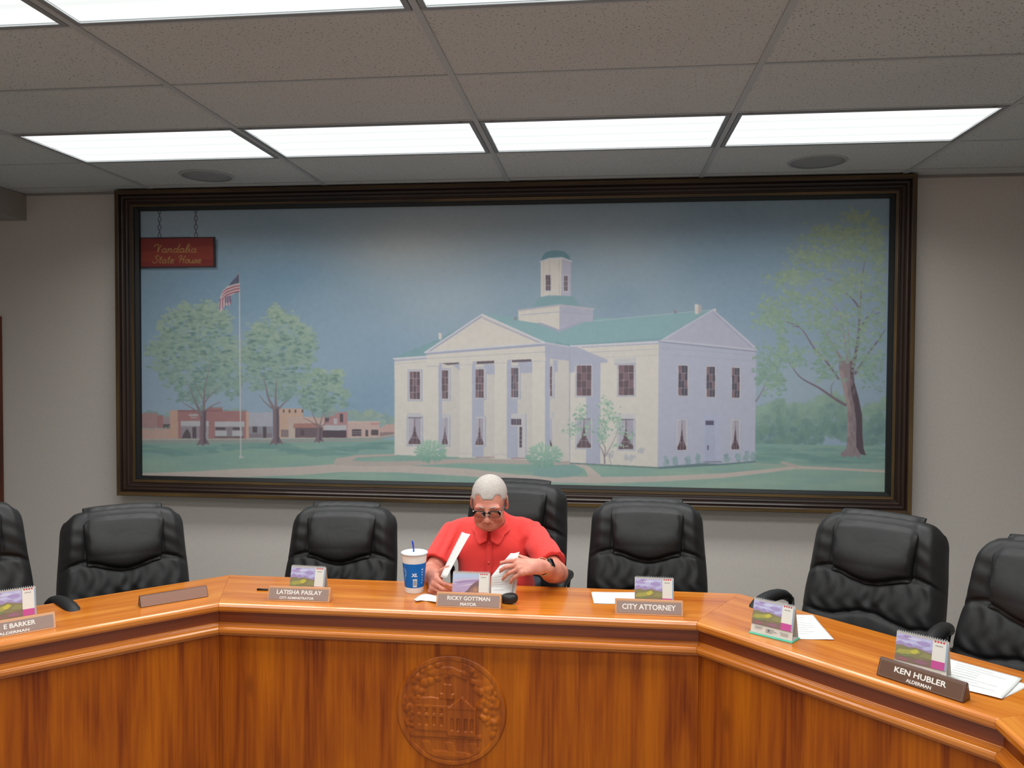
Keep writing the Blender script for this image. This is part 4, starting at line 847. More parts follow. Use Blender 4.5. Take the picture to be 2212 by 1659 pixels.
def back_pt(u, v, side):
    """u,v in 0..1; side -1 = front (towards the sitter), +1 = rear"""
    U = 2*u-1
    w = .268-.016*sstep(.5, 1.0, v)-.010*(1-sstep(0, .3, v))
    cu = abs(U); w *= 1-.06*max(0, (v-.90)/.10)**3; x = w*U
    top = BH*(1-.045*cu**3-.032*sstep(.80, 1, cu)); z = top*v
    e = max(0, 1-cu**7)**.5*max(0, 1-abs(2*v-1)**12)**.5
    yc = .10*v+.045*v*v-.03*math.sin(PI*min(1, v*1.35))        # reclined S curve
    if side > 0: return (x, yc+.050*e, z)
    h = .060
    s1 = .675-.028*math.cos(PI*min(1, cu/.66)) if cu < .66 else .703-.05*(cu-.66)   # seam under the pillow
    s2 = .465+.022*math.cos(PI*min(1, cu/.6)) if cu < .6 else .443+.09*(cu-.6)
    s3 = .20+.02*math.cos(PI*cu)
    for s, dpt, wd_ in ((s1, .016, .013), (s2, .012, .012), (s3, .012, .014)): h -= dpt*math.exp(-((v-s)/wd_)**2)*(1-.3*cu)
    # puffed panels between the seams
    for a, b_ in ((s1, 1.02), (s2, s1), (s3, s2), (-.02, s3)):
        if a < v < b_: h += .009*math.sin(PI*(v-a)/(b_-a))**.7
    # side bolster channel
    h += .016*math.exp(-((cu-.80)/.17)**2)*sstep(.6, .8, v)+.006*math.exp(-((cu-.84)/.11)**2)-.006*math.exp(-((cu-.60)/.03)**2)*sstep(.64, .74, v)
    # gathers radiating from the seams
    d1 = v-s1
    if d1 < 0: h += .0048*math.sin(U*27+3*math.sin(v*18))*math.exp(-((d1+.07)/.07)**2)*(1-sstep(.75, .95, cu))*(.35+.65*abs(math.sin(U*5+1)))
    d2 = v-s2; h += .0045*math.sin(U*24+1.5+math.sin(v*25)*2)*math.exp(-((d2-.03)/.05)**2)*(.4+.6*abs(math.cos(U*4)))
    if v > s1 and cu > .55: h += .0022*math.sin(v*70+U*9)*sstep(.5, .7, cu)*(1-sstep(.9, 1, cu))
    h -= .0
    return (x, yc-h*e, z)
def chair_back():
    mb = MB(); nu, nv = 84, 96
    mb.grid(lambda u, v: back_pt(u, v, -1), nu, nv); mb.grid(lambda u, v: back_pt(u, v, 1), nu, nv)
    return mb
def pillow_pt(u, v, side):
    U = 2*u-1; cu = abs(U); w = .158-.006*math.cos(v*PI)
    v0 = .655-.026*math.cos(PI*cu*.9); vv = v0+(1.015-v0)*v; z = BH*vv*(1-.012*cu**3)
    bx = (w*U)/.25*.5+.5; yb = back_pt(min(.95, max(.05, bx)), min(.97, vv), -1)[1]
    if vv > .93: yb += (vv-.93)*.9
    e = max(0, 1-cu**6)**.5*max(0, 1-abs(2*v-1)**6)**.5
    if side > 0: return (w*U, yb+.03*sstep(.6, 1, v)*e+.01*e, z)
    h = .012+.034*math.exp(-((v-.30)/.36)**2)+.003*math.sin(U*17+2)*math.exp(-((v-.97)/.1)**2)+.0025*math.sin(v*24)*sstep(.75, .95, cu)
    return (w*U, yb-h*e, z+.010*e*sstep(.5, 1, v))
def chair_pillow():
    mb = MB(); mb.grid(lambda u, v: pillow_pt(u, v, -1), 48, 44); mb.grid(lambda u, v: pillow_pt(u, v, 1), 48, 44); return mb
def seat_mb():
    mb = MB()
    def f(u, v, s):
        U, V = 2*u-1, 2*v-1; e = max(0, 1-abs(U)**7)**.5*max(0, 1-abs(V)**8)**.5
        x, y = .265*U*(1-.04*abs(V)**3), .255*V
        if s < 0: return (x, y, -.045*e)
        return (x, y, (.055+.012*math.cos(U*PI*.5)-.012*math.exp(-((V+.15)/.05)**2)+.002*math.sin(U*22+V*8)-.02*sstep(.6, 1, -V))*e)
    mb.grid(lambda u, v: f(u, v, 1), 48, 48); mb.grid(lambda u, v: f(u, v, -1), 24, 24) if False else mb.grid(lambda u, v: f(u, v, -1), 48, 48)
    return mb
def make_chair():
    t = thing('executive_chair', 'black leather executive chair', 'chair', group='black leather executive chairs around the desk')
    BZ = .43
    bk = chair_back().build('backrest', m_lea, t, smooth=True, weld=True, loc=(0, .20, BZ)); 
    chair_pillow().build('headrest', m_lea, t, smooth=True, weld=True, loc=(0, .20, BZ))
    seat_mb().build('seat', m_lea, t, smooth=True, weld=True, loc=(0, -.02, .47))
    for s in (-1, 1):
        a = MB()
        pts = [(s*.296, .17, .655), (s*.302, .12, .698), (s*.308, .02, .710), (s*.308, -.08, .710), (s*.308, -.14, .698), (s*.306, -.17, .67), (s*.300, -.165, .63)]
        a.tube(pts, [.020, .026, .030, .030, .028, .024, .018], 14, flat=.8, up=(0, 0, 1)); ap = a.build('armrest', m_lea, t, smooth=True); sb = ap.modifiers.new('sub', 'SUBSURF'); sb.levels = 1; sb.render_levels = 1
        l = MB(); l.tube([(s*.300, -.165, .645), (s*.29, -.14, .52), (s*.26, -.09, .435), (s*.20, -.05, .42)], .016, 10, flat=.7); l.tube([(s*.296, .17, .67), (s*.285, .16, .54), (s*.25, .10, .44), (s*.2, .05, .42)], .016, 10, flat=.7)
        l.build('arm_frame', m_plast, t, smooth=True)
    m = MB(); m.box(-.12, .12, -.13, .11, .385, .425); m.build('tilt_mechanism', m_plast, t, bevel=.008)
    MB().lathe([(.026, FZ+.10), (.026, .20), (.018, .20), (.018, .39)], 20).build('gas_column', m_steel, t, smooth=False)
    MB().tube([(0, .19, .40), (0, .275, .43), (0, .30, .60)], .022, 10, flat=.5, up=(1, 0, 0)).build('back_support', m_plast, t, smooth=True)
    for k in range(5):
        a = 2*PI*k/5+.3; c, s = math.cos(a), math.sin(a)
        lg = MB().tube([(.02*c, .02*s, .125), (.15*c, .15*s, .105), (.29*c, .29*s, .080)], [.030, .024, .017], 10, flat=.8).build('base_leg', m_plast, t, smooth=True, loc=(0, 0, FZ))
        w = MB(); R_ = Matrix.Translation((.29*c, .29*s, .028)) @ Matrix.Rotation(a, 4, 'Z') @ Matrix.Rotation(PI/2, 4, 'Y')
        w.lathe([(.004, -.022), (.024, -.022), (.028, -.016), (.028, .016), (.024, .022), (.004, .022)], 20, M=R_); w.box(.28*c-.008, .28*c+.008, .28*s-.008, .28*s+.008, .04, .08)
        w.build('caster', m_plast, lg, smooth=False)
    # small care tag sewn in the side seam
    q = back_pt(.955, .30, -1); MB().box(q[0]-.002, q[0]+.006, q[1]-.003, q[1]-.001, q[2]-.012, q[2]+.014).build('care_tag', m_tagw, t, loc=(0, .20, BZ))
    return t
proto = make_chair()
CH = [  # back centre x, y, turn, photo pixel of the top edge, label
    (.200, 3.66, -.03, (1400, 1080), 'black leather executive chair behind the CITY ATTORNEY nameplate'),
    (-1.226, 3.66, .06, (735, 1062), 'black leather executive chair behind the CITY ADMINISTRATOR nameplate, left of the blue cup'),
    (-.435, 3.97, -.14, (1115, 1012), 'tall black leather executive chair the man in the red shirt is sitting in'),
    (-2.127, 3.35, .62, (265, 1066), 'black leather executive chair behind the blank nameplate on the left wing'),
    (-2.478, 2.795, .90, (-60, 1054), 'black leather executive chair cut off by the left edge of the photo'),
    (1.078, 3.32, -.62, (1900, 1078), 'black leather executive chair behind the right wing, near the calendar with a teal base'),
    (1.415, 2.74, -.95, (2212, 1132), 'black leather executive chair cut off by the right edge'),
]
chairs = []
for i, (x, y, rz, tp, lab) in enumerate(CH):
    o = proto if i == 0 else copy_tree(proto)
    dz = on_y(tp[0], tp[1], y)[2]-1.142
    bo = .27
    o.location = (x+math.sin(rz)*bo, y-math.cos(rz)*bo, 0); o.rotation_euler = (0, 0, rz); o['label'] = lab; chairs.append(o)
    for c in o.children:      # gas lift: everything above the column rises
        n = c.name.split('.')[0]
        if n in ('armrest', 'arm_frame') and i in (2, 4, 5): c.location.z += .10 if i == 5 else .042
        if n in ('backrest', 'headrest', 'seat', 'armrest', 'arm_frame', 'tilt_mechanism', 'back_support', 'care_tag'): c.location.z += dz

# ================================================================ things on the desk
m_print = painted('printed_paper', rough=.55, noise=.02, nscale=60, bump=0)
def addpoly(mb, pts, c, k):   # pts in (x, z) on a face plane y = -k*tiny
    mb.add([(x, -.00012*k, z) for x, z in pts], [tuple(range(len(pts)))], 0, s2l(c))
PW = .252
def text_mesh(mb, s, cx, cz, size, c, k, shear=0, bold=.0, align='CENTER', sx=1.0):
    vs, fs = text_tris(s, shear, size, align, bold*1.0)
    mb.add([(cx+a*sx, -.00012*k, cz+b_) for a, b_ in vs], fs, 0, s2l(c))
m_pwood = wood('plate_oak', (176, 118, 74), (200, 142, 96), (214, 160, 112), axis=0, rough=.35, coat=.2, knots=False)
m_pdark = wood('plate_walnut', (66, 38, 26), (84, 50, 34), (104, 66, 46), axis=0, rough=.4, coat=.2, knots=False)
m_pink = painted('engraved_plate', rough=.4, noise=.05, nscale=80, bump=0)
def nameplate(name, label, px, py, rz, lines, style='oak', L=PW, H=.052, group='engraved wooden nameplates'):
    """px,py = photo position of the middle of the bottom front edge"""
    p = on_z(px, py, DZ)
    t = thing(name, label, 'nameplate', (p[0], p[1], DZ), rz, group)
    wmat = m_pwood if style == 'oak' else m_pdark; sl = .022; D = .048
    # wedge cross-section, extruded along x
    pr = [(0, 0), (sl, H), (sl+.010, H), (D, 0)]
    mb = MB(); n = 4; vs = [(-L/2, y, z) for y, z in pr]+[(L/2, y, z) for y, z in pr]
    mb.add(vs, [(i, (i+1) % n, n+(i+1) % n, n+i) for i in range(n)]+[tuple(range(n))[::-1], tuple(range(n, 2*n))])
    mb.build('block', wmat, t, bevel=.0035 if style != 'oak' else .0015, seg=3, weld=True)
    th = math.atan2(sl, H); fh = math.hypot(sl, H)
    f = MB()
    if style != 'blank':
        b_ = .0068 if style == 'oak' else .005
        pc = (150, 128, 120) if style == 'oak' else (100, 72, 58)
        if style == 'walnut':
            addpoly(f, [(-L/2+b_, b_), (L/2-b_, b_), (L/2-b_, fh-b_), (-L/2+b_, fh-b_)], (140, 116, 98), 1); b_ += .0012; addpoly(f, [(-L/2+b_, b_), (L/2-b_, b_), (L/2-b_, fh-b_), (-L/2+b_, fh-b_)], pc, 2)
        else: addpoly(f, [(-L/2+b_, b_), (L/2-b_, b_), (L/2-b_, fh-b_), (-L/2+b_, fh-b_)], pc, 2)
        fo = f.build('engraved_plate', m_pink, t, colors=True, loc=(0, -.0009, .0002), rot=(-th, 0, 0))
        fx = MB()
        for (s, cx, cz, size, al, wid) in lines:
            vs, fs = text_tris(s, 0, 1.0, al, .022)
            xs = [v[0] for v in vs]; wtot = max(xs)-min(xs); sx = wid/wtot; x0 = -(max(xs)+min(xs))/2*sx
            fx.add([(cx+x0+a*sx, 0, cz*fh+b2*size) for a, b2 in vs], fs, 0, s2l((232, 226, 220)))
        lo = fx.build('lettering', m_pink, fo, colors=True, loc=(0, -.0006, 0))
    else:
        addpoly(f, [(-L/2+.003, .002), (L/2-.003, .002), (L/2-.003, fh-.002), (-L/2+.003, fh-.002)], (140, 104, 90), 2)
        f.build('brown_face', m_pink, t, colors=True, loc=(0, -.0009, .0002), rot=(-th, 0, 0))
    return t
A45 = math.atan2(.697, .700)
nameplate('nameplate', 'oak nameplate reading CITY ATTORNEY, in front of an upright desk calendar', 1402, 1329.5, .0, [('CITY ATTORNEY', 0, .37, .0265, 'CENTER', .198)])
nameplate('nameplate', 'oak nameplate reading MAYOR, in front of the seated man', 1011, 1314, .0, [('RICKY GOTTMAN', 0, .52, .0205, 'CENTER', .166), ('MAYOR', 0, .16, .0165, 'CENTER', .062)])
nameplate('nameplate', 'oak nameplate reading CITY ADMINISTRATOR, in front of the empty chair left of the cup', 643, 1300, .02, [('LATISHA PASLAY', .002, .50, .0225, 'CENTER', .182), ('CITY ADMINISTRATOR', -.006, .17, .0125, 'CENTER', .138)])
nameplate('nameplate', 'oak nameplate reading BARKER, cut off by the left edge of the photo', 31, 1373, .80, [('E BARKER', .018, .48, .0215, 'CENTER', .094), ('ALDERMAN', 0, .14, .0125, 'CENTER', .090)])
nameplate('nameplate', 'dark walnut nameplate reading ALDERMAN at the right end of the desk', 1982, 1488, -.815, [('KEN HUBLER', 0, .48, .0225, 'CENTER', .150), ('ALDERMAN', 0, .16, .0135, 'CENTER', .072)], style='walnut')
nameplate('nameplate', 'blank brown nameplate lying back to the viewer on the left wing', 379, 1301, .76, [], style='blank', H=.040)

# ---- tent calendars
CW, CHt, CD = .148, .112, .055
def landscape(f, w0, w1, z0, z1, kind, k0):
    W = w1-w0; Hh = z1-z0
    P = lambda a, b_: (w0+a*W, z0+b_*Hh)
    def q(pts, c):
        nonlocal k0
        addpoly(f, [P(*p) for p in pts], mixc(c, (226, 216, 216), .22), k0); k0 += 1
    if kind == 0:
        q([(0, 0), (1, 0), (1, 1), (0, 1)], (176, 176, 224))
        for (cx, cz, rx, rz_, c) in ((.2, .86, .2, .07, (160, 140, 196)), (.5, .9, .2, .05, (200, 200, 232)), (.75, .8, .2, .08, (150, 130, 190)), (.4, .74, .25, .05, (186, 184, 226)), (.88, .93, .1, .04, (190, 190, 230)), (.3, .95, .12, .03, (146, 124, 186)), (.62, .7, .15, .04, (170, 160, 212))):
            q([(min(1, max(0, cx+rx*math.cos(t))), min(1, max(.5, cz+rz_*math.sin(t)))) for t in [2*PI*i/10 for i in range(10)]], c)
        q([(0, .52), (0, .66), (.12, .74), (.25, .66), (.38, .72), (.5, .62), (.62, .68), (.8, .58), (1, .64), (1, .52)], (146, 122, 178))
        q([(0, 0), (0, .56), (.18, .60), (.35, .55), (.55, .60), (.8, .54), (1, .50), (1, 0)], (112, 106, 62))
        q([(0, .28), (.1, .42), (.35, .46), (.6, .54), (.7, .44), (.5, .34), (.25, .26)], (150, 148, 54)); q([(.4, .42), (.56, .54), (.64, .5), (.6, .38), (.5, .34)], (186, 178, 48)); q([(.65, .3), (.8, .48), (1, .44), (1, .28)], (124, 122, 66))
        q([(0, 0), (0, .2), (.3, .24), (.7, .2), (1, .26), (1, 0)], (104, 84, 66)); q([(.05, .05), (.2, .16), (.4, .1), (.3, .02)], (134, 72, 84)); q([(.5, .08), (.7, .2), (.95, .12), (.8, .02)], (128, 78, 100)); q([(.1, .2), (.3, .3), (.5, .24), (.3, .18)], (96, 112, 60))
    else:
        q([(0, 0), (1, 0), (1, 1), (0, 1)], (186, 180, 214)); q([(0, .75), (.3, .82), (1, .88), (1, 1), (0, 1)], (168, 190, 222)); q([(0, .62), (.4, .72), (1, .78), (1, .62), (.5, .55)], (150, 120, 168))
        q([(0, .2), (0, .55), (.4, .62), (1, .70), (1, .4), (.5, .2)], (170, 146, 190)); q([(0, 0), (0, .25), (.3, .3), (.5, .1), (.4, 0)], (158, 130, 180)); q([(.1, .45), (.6, .58), (1, .62), (1, .57), (.5, .5)], (196, 176, 206))
        q([(.3, 0), (.42, .2), (.58, .34), (.7, .52), (.85, .66), (1, .74), (1, 0)], (106, 72, 76)); q([(.6, .1), (.7, .36), (.85, .5), (1, .5), (1, .1)], (138, 96, 84)); q([(.78, .3), (.86, .44), (.96, .4), (.92, .26)], (168, 112, 80))
        q([(.4, 0), (.45, .14), (.58, .18), (.66, .1), (.78, .2), (.92, .14), (1, .18), (1, 0)], (130, 146, 52)); q([(.5, .02), (.56, .12), (.64, .06), (.74, .14), (.84, .06), (.8, .0)], (164, 176, 64))
    return k0
def calendar(label, px, py, rz, kind=0, full=False, base=None, z=0.0, accent=(196, 84, 150)):
    p = on_z(px, py, DZ+z)
    t = thing('desk_calendar', label, 'calendar', (p[0], p[1], DZ), rz, 'tent desk calendars with a landscape picture')
    th = math.atan2(CD/2, CHt); fh = math.hypot(CD/2, CHt)
    m_card = m_print
    a = MB(); a.box(-CW/2, CW/2, 0, .0012, 0, fh, col=s2l((214, 208, 200))); fr = a.build('front_card', m_card, t, colors=True, rot=(-th, 0, 0), loc=(0, 0, .001))
    b_ = MB(); b_.box(-CW/2, CW/2, -.0012, 0, 0, fh, col=s2l((206, 200, 192))); b_.build('rear_card', m_card, t, colors=True, rot=(th, 0, 0), loc=(0, CD, .001))
    bs = MB(); bs.box(-CW/2, CW/2, .001, CD-.001, .0002, .0014, col=s2l((206, 200, 192))); bs.build('bottom_card', m_card, t, colors=True)
    f = MB(); z0 = .26*fh if full else .14*fh; sp = CW*.5-.043
    landscape(f, -CW/2+.001, sp, z0, fh-.006, kind, 2)
    addpoly(f, [(sp, z0), (CW/2-.006, z0), (CW/2-.006, fh-.004), (sp, fh-.004)], (226, 222, 214), 20)
    addpoly(f, [(sp, z0), (CW/2-.006, z0), (CW/2-.006, z0+.2*fh), (sp, z0+.2*fh)], accent, 21)
    addpoly(f, [(CW/2-.006, z0), (CW/2-.001, z0), (CW/2-.001, fh-.006), (CW/2-.006, fh-.006)], (150, 170, 190) if kind == 0 else (206, 200, 196), 20)
    for i in range(4): addpoly(f, [(sp+.004+i*.008, fh-.009), (sp+.010+i*.008, fh-.009), (sp+.0085+i*.008, fh-.004), (sp+.004+i*.008, fh-.004)], (200, 60, 70), 22)
    for i in range(5): addpoly(f, [(sp+.008+i*.0042, fh-.020), (sp+.011+i*.0042, fh-.020), (sp+.011+i*.0042, fh-.0165), (sp+.008+i*.0042, fh-.0165)], (150, 146, 144), 22)
    if full:
        for (x0, x1, zz) in ((-.06, -.03, .022), (-.06, -.035, .017), (-.02, .01, .020), (-.02, .02, .015), (-.02, .004, .010), (.03, .06, .018), (.034, .06, .012)): addpoly(f, [(x0, zz), (x1, zz), (x1, zz+.0022), (x0, zz+.0022)], (160, 156, 152), 20)
        addpoly(f, [(-.012, .0145), (-.006, .0145), (-.006, .0195), (-.012, .0195)], (90, 90, 96), 21)
    fp = f.build('printed_page', m_print, t, colors=True, rot=(-th, 0, 0), loc=(0, -.0006, .001))
    sp_ = MB(); n = 22
    for i in range(n):
        x = -CW/2+.006+(CW-.012)*i/(n-1); sp_.tube([(x, .0045*math.cos(q), .0045*math.sin(q)) for q in [2*PI*j/8 for j in range(8)]], .0006, 5, closed=True)
    so = sp_.build('wire_binding', plain('white_wire', (214, 214, 220), .4), t, loc=(0, CD/2, CHt+.0005), smooth=True)
    if base:
        g = MB(); g.box(-CW/2-.004, CW/2+.004, -.006, CD+.004, 0, .0045); g.build('base_strip', plain('teal_plastic', base, .4), t, bevel=.001)
        for c in t.children:
            if not c.name.startswith('base_strip'): c.location.z += .0046
    return t
calendar('desk calendar with a meadow picture standing behind the CITY ADMINISTRATOR nameplate', 661, 1288, -.06)
calendar('desk calendar with a purple sea coast picture in front of the seated man', 1016, 1302, .0, kind=1, accent=(190, 84, 80))
calendar('desk calendar with a meadow picture standing behind the CITY ATTORNEY nameplate', 1413, 1315, -.03)
calendar('desk calendar with a meadow picture and teal base, alone on the right wing', 1665, 1378, -.62, full=True, base=(90, 200, 170))
calendar('desk calendar with a meadow picture behind the dark walnut nameplate', 1985, 1459, -.66, full=True)
calendar('desk calendar with a meadow picture cut off by the left edge, behind the BARKER nameplate', 28, 1345, .76)

# ---- sheets of paper
m_paper = painted('white_paper', rough=.7, noise=.015, nscale=20, bump=0)
def sheet(name, label, fn, nu=14, nv=18, lines=0, group=None, col=(222, 222, 220), thick=.0006, linecol=(196, 196, 196), mask=None, cat='paper'):
    """fn(u,v)->world point"""
    c0_ = Vector(fn(.5, .5)); mb = MB()
    P = [[Vector(fn(i/nu, j/nv)) for i in range(nu+1)] for j in range(nv+1)]
    vs = []; fs = []; cs = []
    for j in range(nv+1):
        for i in range(nu+1): vs.append(tuple(P[j][i]-c0_))
    for j in range(nv):
        for i in range(nu):
            mb_c = s2l(col)
            fs.append((j*(nu+1)+i, j*(nu+1)+i+1, (j+1)*(nu+1)+i+1, (j+1)*(nu+1)+i)); cs.append(mb_c)
    for f_, c_ in zip(fs, cs): pass
    mb.add(vs, fs, 0, s2l(col))
    o = mb.build(name, m_paper, None, smooth=True, colors=True, loc=tuple(c0_))
    so = o.modifiers.new('thickness', 'SOLIDIFY'); so.thickness = thick; so.offset = 1
    if lines:
        rr = random.Random(hash(label) % 1000 if False else len(label)); tb = MB()
        for k in range(lines):
            v = .12+.76*k/lines; u0 = .12; u1 = .12+rr.uniform(.35, .76)
            if rr.random() < .2: continue
            seg = 8
            for s in range(seg):
                a0 = u0+(u1-u0)*s/seg; a1 = u0+(u1-u0)*(s+1)/seg
                q = [Vector(fn(a0, v)), Vector(fn(a1, v)), Vector(fn(a1, v+.008)), Vector(fn(a0, v+.008))]
                n = (q[1]-q[0]).cross(q[3]-q[0]).normalized()
                if n.z < -.2 or (abs(n.z) <= .2 and n.y > 0): n = -n
                tb.add([tuple(x-c0_+n*(thick+.0004)) for x in q], [(0, 1, 2, 3)], 0, s2l(linecol))
        tb.build('printed_lines', m_paper, o, colors=True)
    if label: tag(o, label, cat, group)
    return o
def flat_sheet(corners, z=DZ, wave=.0015, lift=0.0015, seed=0):
    C = [on_z(a, b_, z+lift) for a, b_ in corners]
    def fn(u, v):
        p = (C[0]*(1-u)+C[1]*u)*(1-v)+(C[3]*(1-u)+C[2]*u)*v
        return (p[0], p[1], z+lift+wave*(1+math.sin(5*u+seed)*math.sin(4*v+seed*2)))
    return fn
sheet('paper_sheet', 'white sheets lying left of the calendar at the CITY ATTORNEY place', flat_sheet([(1277, 1280), (1392, 1280), (1396, 1305), (1283, 1304)]), cat='paper')
sheet('paper_sheet', 'lower white sheet under the first at the far left corner of the attorney place', flat_sheet([(1280, 1278.5), (1388, 1281), (1392, 1303), (1288, 1301)], lift=.0002, wave=.0004), cat='paper')
sheet('paper_sheet', 'white printed sheet lying behind the calendar with the teal base', flat_sheet([(1690, 1328), (1756, 1329), (1802, 1383), (1712, 1380)], lift=.001), lines=9)
sheet('paper_sheet', 'white printed sheet, upper of two, at the right end of the desk', flat_sheet([(2052, 1424), (2208, 1466), (2164, 1511), (2022, 1474)], lift=.0035), lines=8)
sheet('paper_sheet', 'white sheet, lower of two, at the right end of the desk', flat_sheet([(2080, 1440), (2225, 1480), (2168, 1509), (2040, 1474)], lift=.0005, wave=.0008))
p = on_z(921, 1291, DZ)
sheet('paper_scrap', 'small torn scrap of white paper left of the MAYOR nameplate', lambda u, v: tuple(np.array(on_z(898+50*u+4*math.sin(7*v), 1285+17*v-3*math.sin(u*5)+7*(1-u)*(1-v), DZ))+np.array([0, 0, .002+.006*abs(math.sin(3*u+2*v))])), 10, 8, cat='paper')

# ---- pen, key pouch
pp = on_z(574, 1273.5, DZ+.004)
t = thing('pen', 'black pen with a pale tip lying beside the CITY ADMINISTRATOR nameplate', 'pen', tuple(pp), .05)
MB().tube([(-.036, 0, 0), (.022, 0, 0)], [.0042, .0042], 10).build('barrel', m_plast, t, smooth=True)
MB().tube([(.022, 0, 0), (.040, 0, 0), (.052, 0, 0)], [.0042, .0042, .003], 10).build('cap', plain('pale_cap', (230, 226, 220), .4), t, smooth=True)
t = thing('key_pouch', 'small black pouch beside the MAYOR nameplate', 'pouch', tuple(on_z(1100, 1303, DZ)), -.15)
mb = MB(); mb.grid(lambda u, v: (.033*math.sin(PI*v)**.45*math.cos(2*PI*u)*(1+.06*math.cos(4*PI*u)), .022*math.sin(PI*v)**.5*math.sin(2*PI*u), .019-.019*math.cos(PI*v)+.003*math.sin(2*PI*u+1)), 28, 16, wrapu=True)
mb.build('body', plain('black_vinyl', (30, 28, 30), .45, bump=.4, bscale=60), t, smooth=True)
MB().tube([(-.034, -.004, .012), (-.040, -.006, .022), (-.037, -.006, .028), (-.033, -.004, .020)], .0022, 8, closed=True).build('key_ring', m_steel, t, smooth=True)
MB().tube([(-.028, -.012, .010), (-.036, -.022, .004), (-.040, -.030, .003)], [.004, .005, .004], 8, flat=.5).build('strap', m_plast, t, smooth=True)

# ---- drink cup
cp = on_z(895, 1277.5, DZ)
t = thing('foam_cup', 'large blue and white foam drink cup with lid and blue straw', 'cup', (cp[0], cp[1], DZ), .0); t.scale = (.93, .93, .93)
H = .172; R1, R2 = .039, .0555
rr_ = lambda z: R1+(R2-R1)*z/H
m_foam = plain('white_foam', (236, 234, 230), .6, noise=.02, nscale=300); m_blue = painted('cup_print', rough=.5, noise=.02, nscale=200, bump=0)
MB().lathe([(R1-.004, .0), (R1, .001), (R1+.0006, .004), (rr_(.16), .16), (R2, H-.006), (R2+.002, H-.004), (R2+.002, H), (R2-.004, H), (R1-.002, .02), (.001, .02)], 64, cap=False).build('cup_body', m_foam, t, smooth=False, auto=30)
w = MB()
def cw(th, z, off=.0005): r = rr_(z)+off; return (r*math.sin(th), -r*math.cos(th), z)
def strip(z0, z1, th0, th1, c, off, n=48, wob=None):
    for i in range(n):
        a, b_ = th0+(th1-th0)*i/n, th0+(th1-th0)*(i+1)/n
        za0, za1, zb0, zb1 = z0, z1, z0, z1
        w.add([cw(a, za0, off), cw(b_, zb0, off), cw(b_, zb1, off), cw(a, za1, off)], [(0, 1, 2, 3)], 0, s2l(c))
strip(.026, .132, -PI, PI, (6, 104, 190), .0006, 64)
strip(.030, .066, .10, .50, (216, 220, 226), .0010, 10)
for i in range(13):
    a = .15+.30*i/13; strip(.037, .060, a, a+(.008 if i % 3 else .014), (110, 120, 140), .0014, 1)
vs, fs = text_tris('XL', .15, .020, 'CENTER', .001)
w.add([cw(.25+x/.048, .077+y, .0012) for x, y in vs], fs, 0, s2l((226, 232, 240)))
def stroke(pts, wd_, c):
    for a, b_ in zip(pts[:-1], pts[1:]):
        dx, dz_ = (b_[0]-a[0])*.05, b_[1]-a[1]; L = math.hypot(dx, dz_) or 1; nx, nz = -dz_/L*wd_/2/.05, dx/L*wd_/2
        w.add([cw(a[0]+nx, a[1]+nz, .0011), cw(a[0]-nx, a[1]-nz, .0011), cw(b_[0]-nx, b_[1]-nz, .0011), cw(b_[0]+nx, b_[1]+nz, .0011)], [(0, 1, 2, 3)], 0, s2l(c))
stroke([(-1.15+.55*math.sin(q)*(1 if q < 3 else .7), .088-.022*math.cos(q)) for q in [i*.25 for i in range(3, 14)]], .0024, (150, 190, 226))
stroke([(-.75, .112), (-.58, .102), (-.62, .088), (-.8, .070), (-.9, .052)], .0022, (150, 190, 226)); stroke([(-1.3, .05), (-1.0, .07), (-.9, .1)], .002, (120, 170, 215))
for i in range(6): stroke([(.95+.06*math.sin(i), .045+i*.012), (1.1, .047+i*.012)], .006 if i % 2 else .004, (170, 200, 230))
for i in range(5): stroke([(-1.30, .03+i*.006), (-1.2, .03+i*.006)], .0025, (190, 50, 80))
w.build('printed_wrap', m_blue, t, colors=True, smooth=False)
MB().lathe([(R2-.003, H-.001), (R2+.003, H-.004), (R2+.0035, H+.003), (R2-.001, H+.005), (R2-.004, H+.001), (.02, H+.0015), (.006, H+.004), (.001, H+.004)], 64, cap=False).build('lid', plain('translucent_lid', (214, 224, 232), .25), t, smooth=True)
MB().tube([(.0, 0, H-.05), (-.004, 0, H+.02), (-.008, 0, H+.045), (-.010, -.001, H+.052)], .0036, 10).build('straw', plain('blue_straw', (30, 62, 190), .35), t, smooth=True)
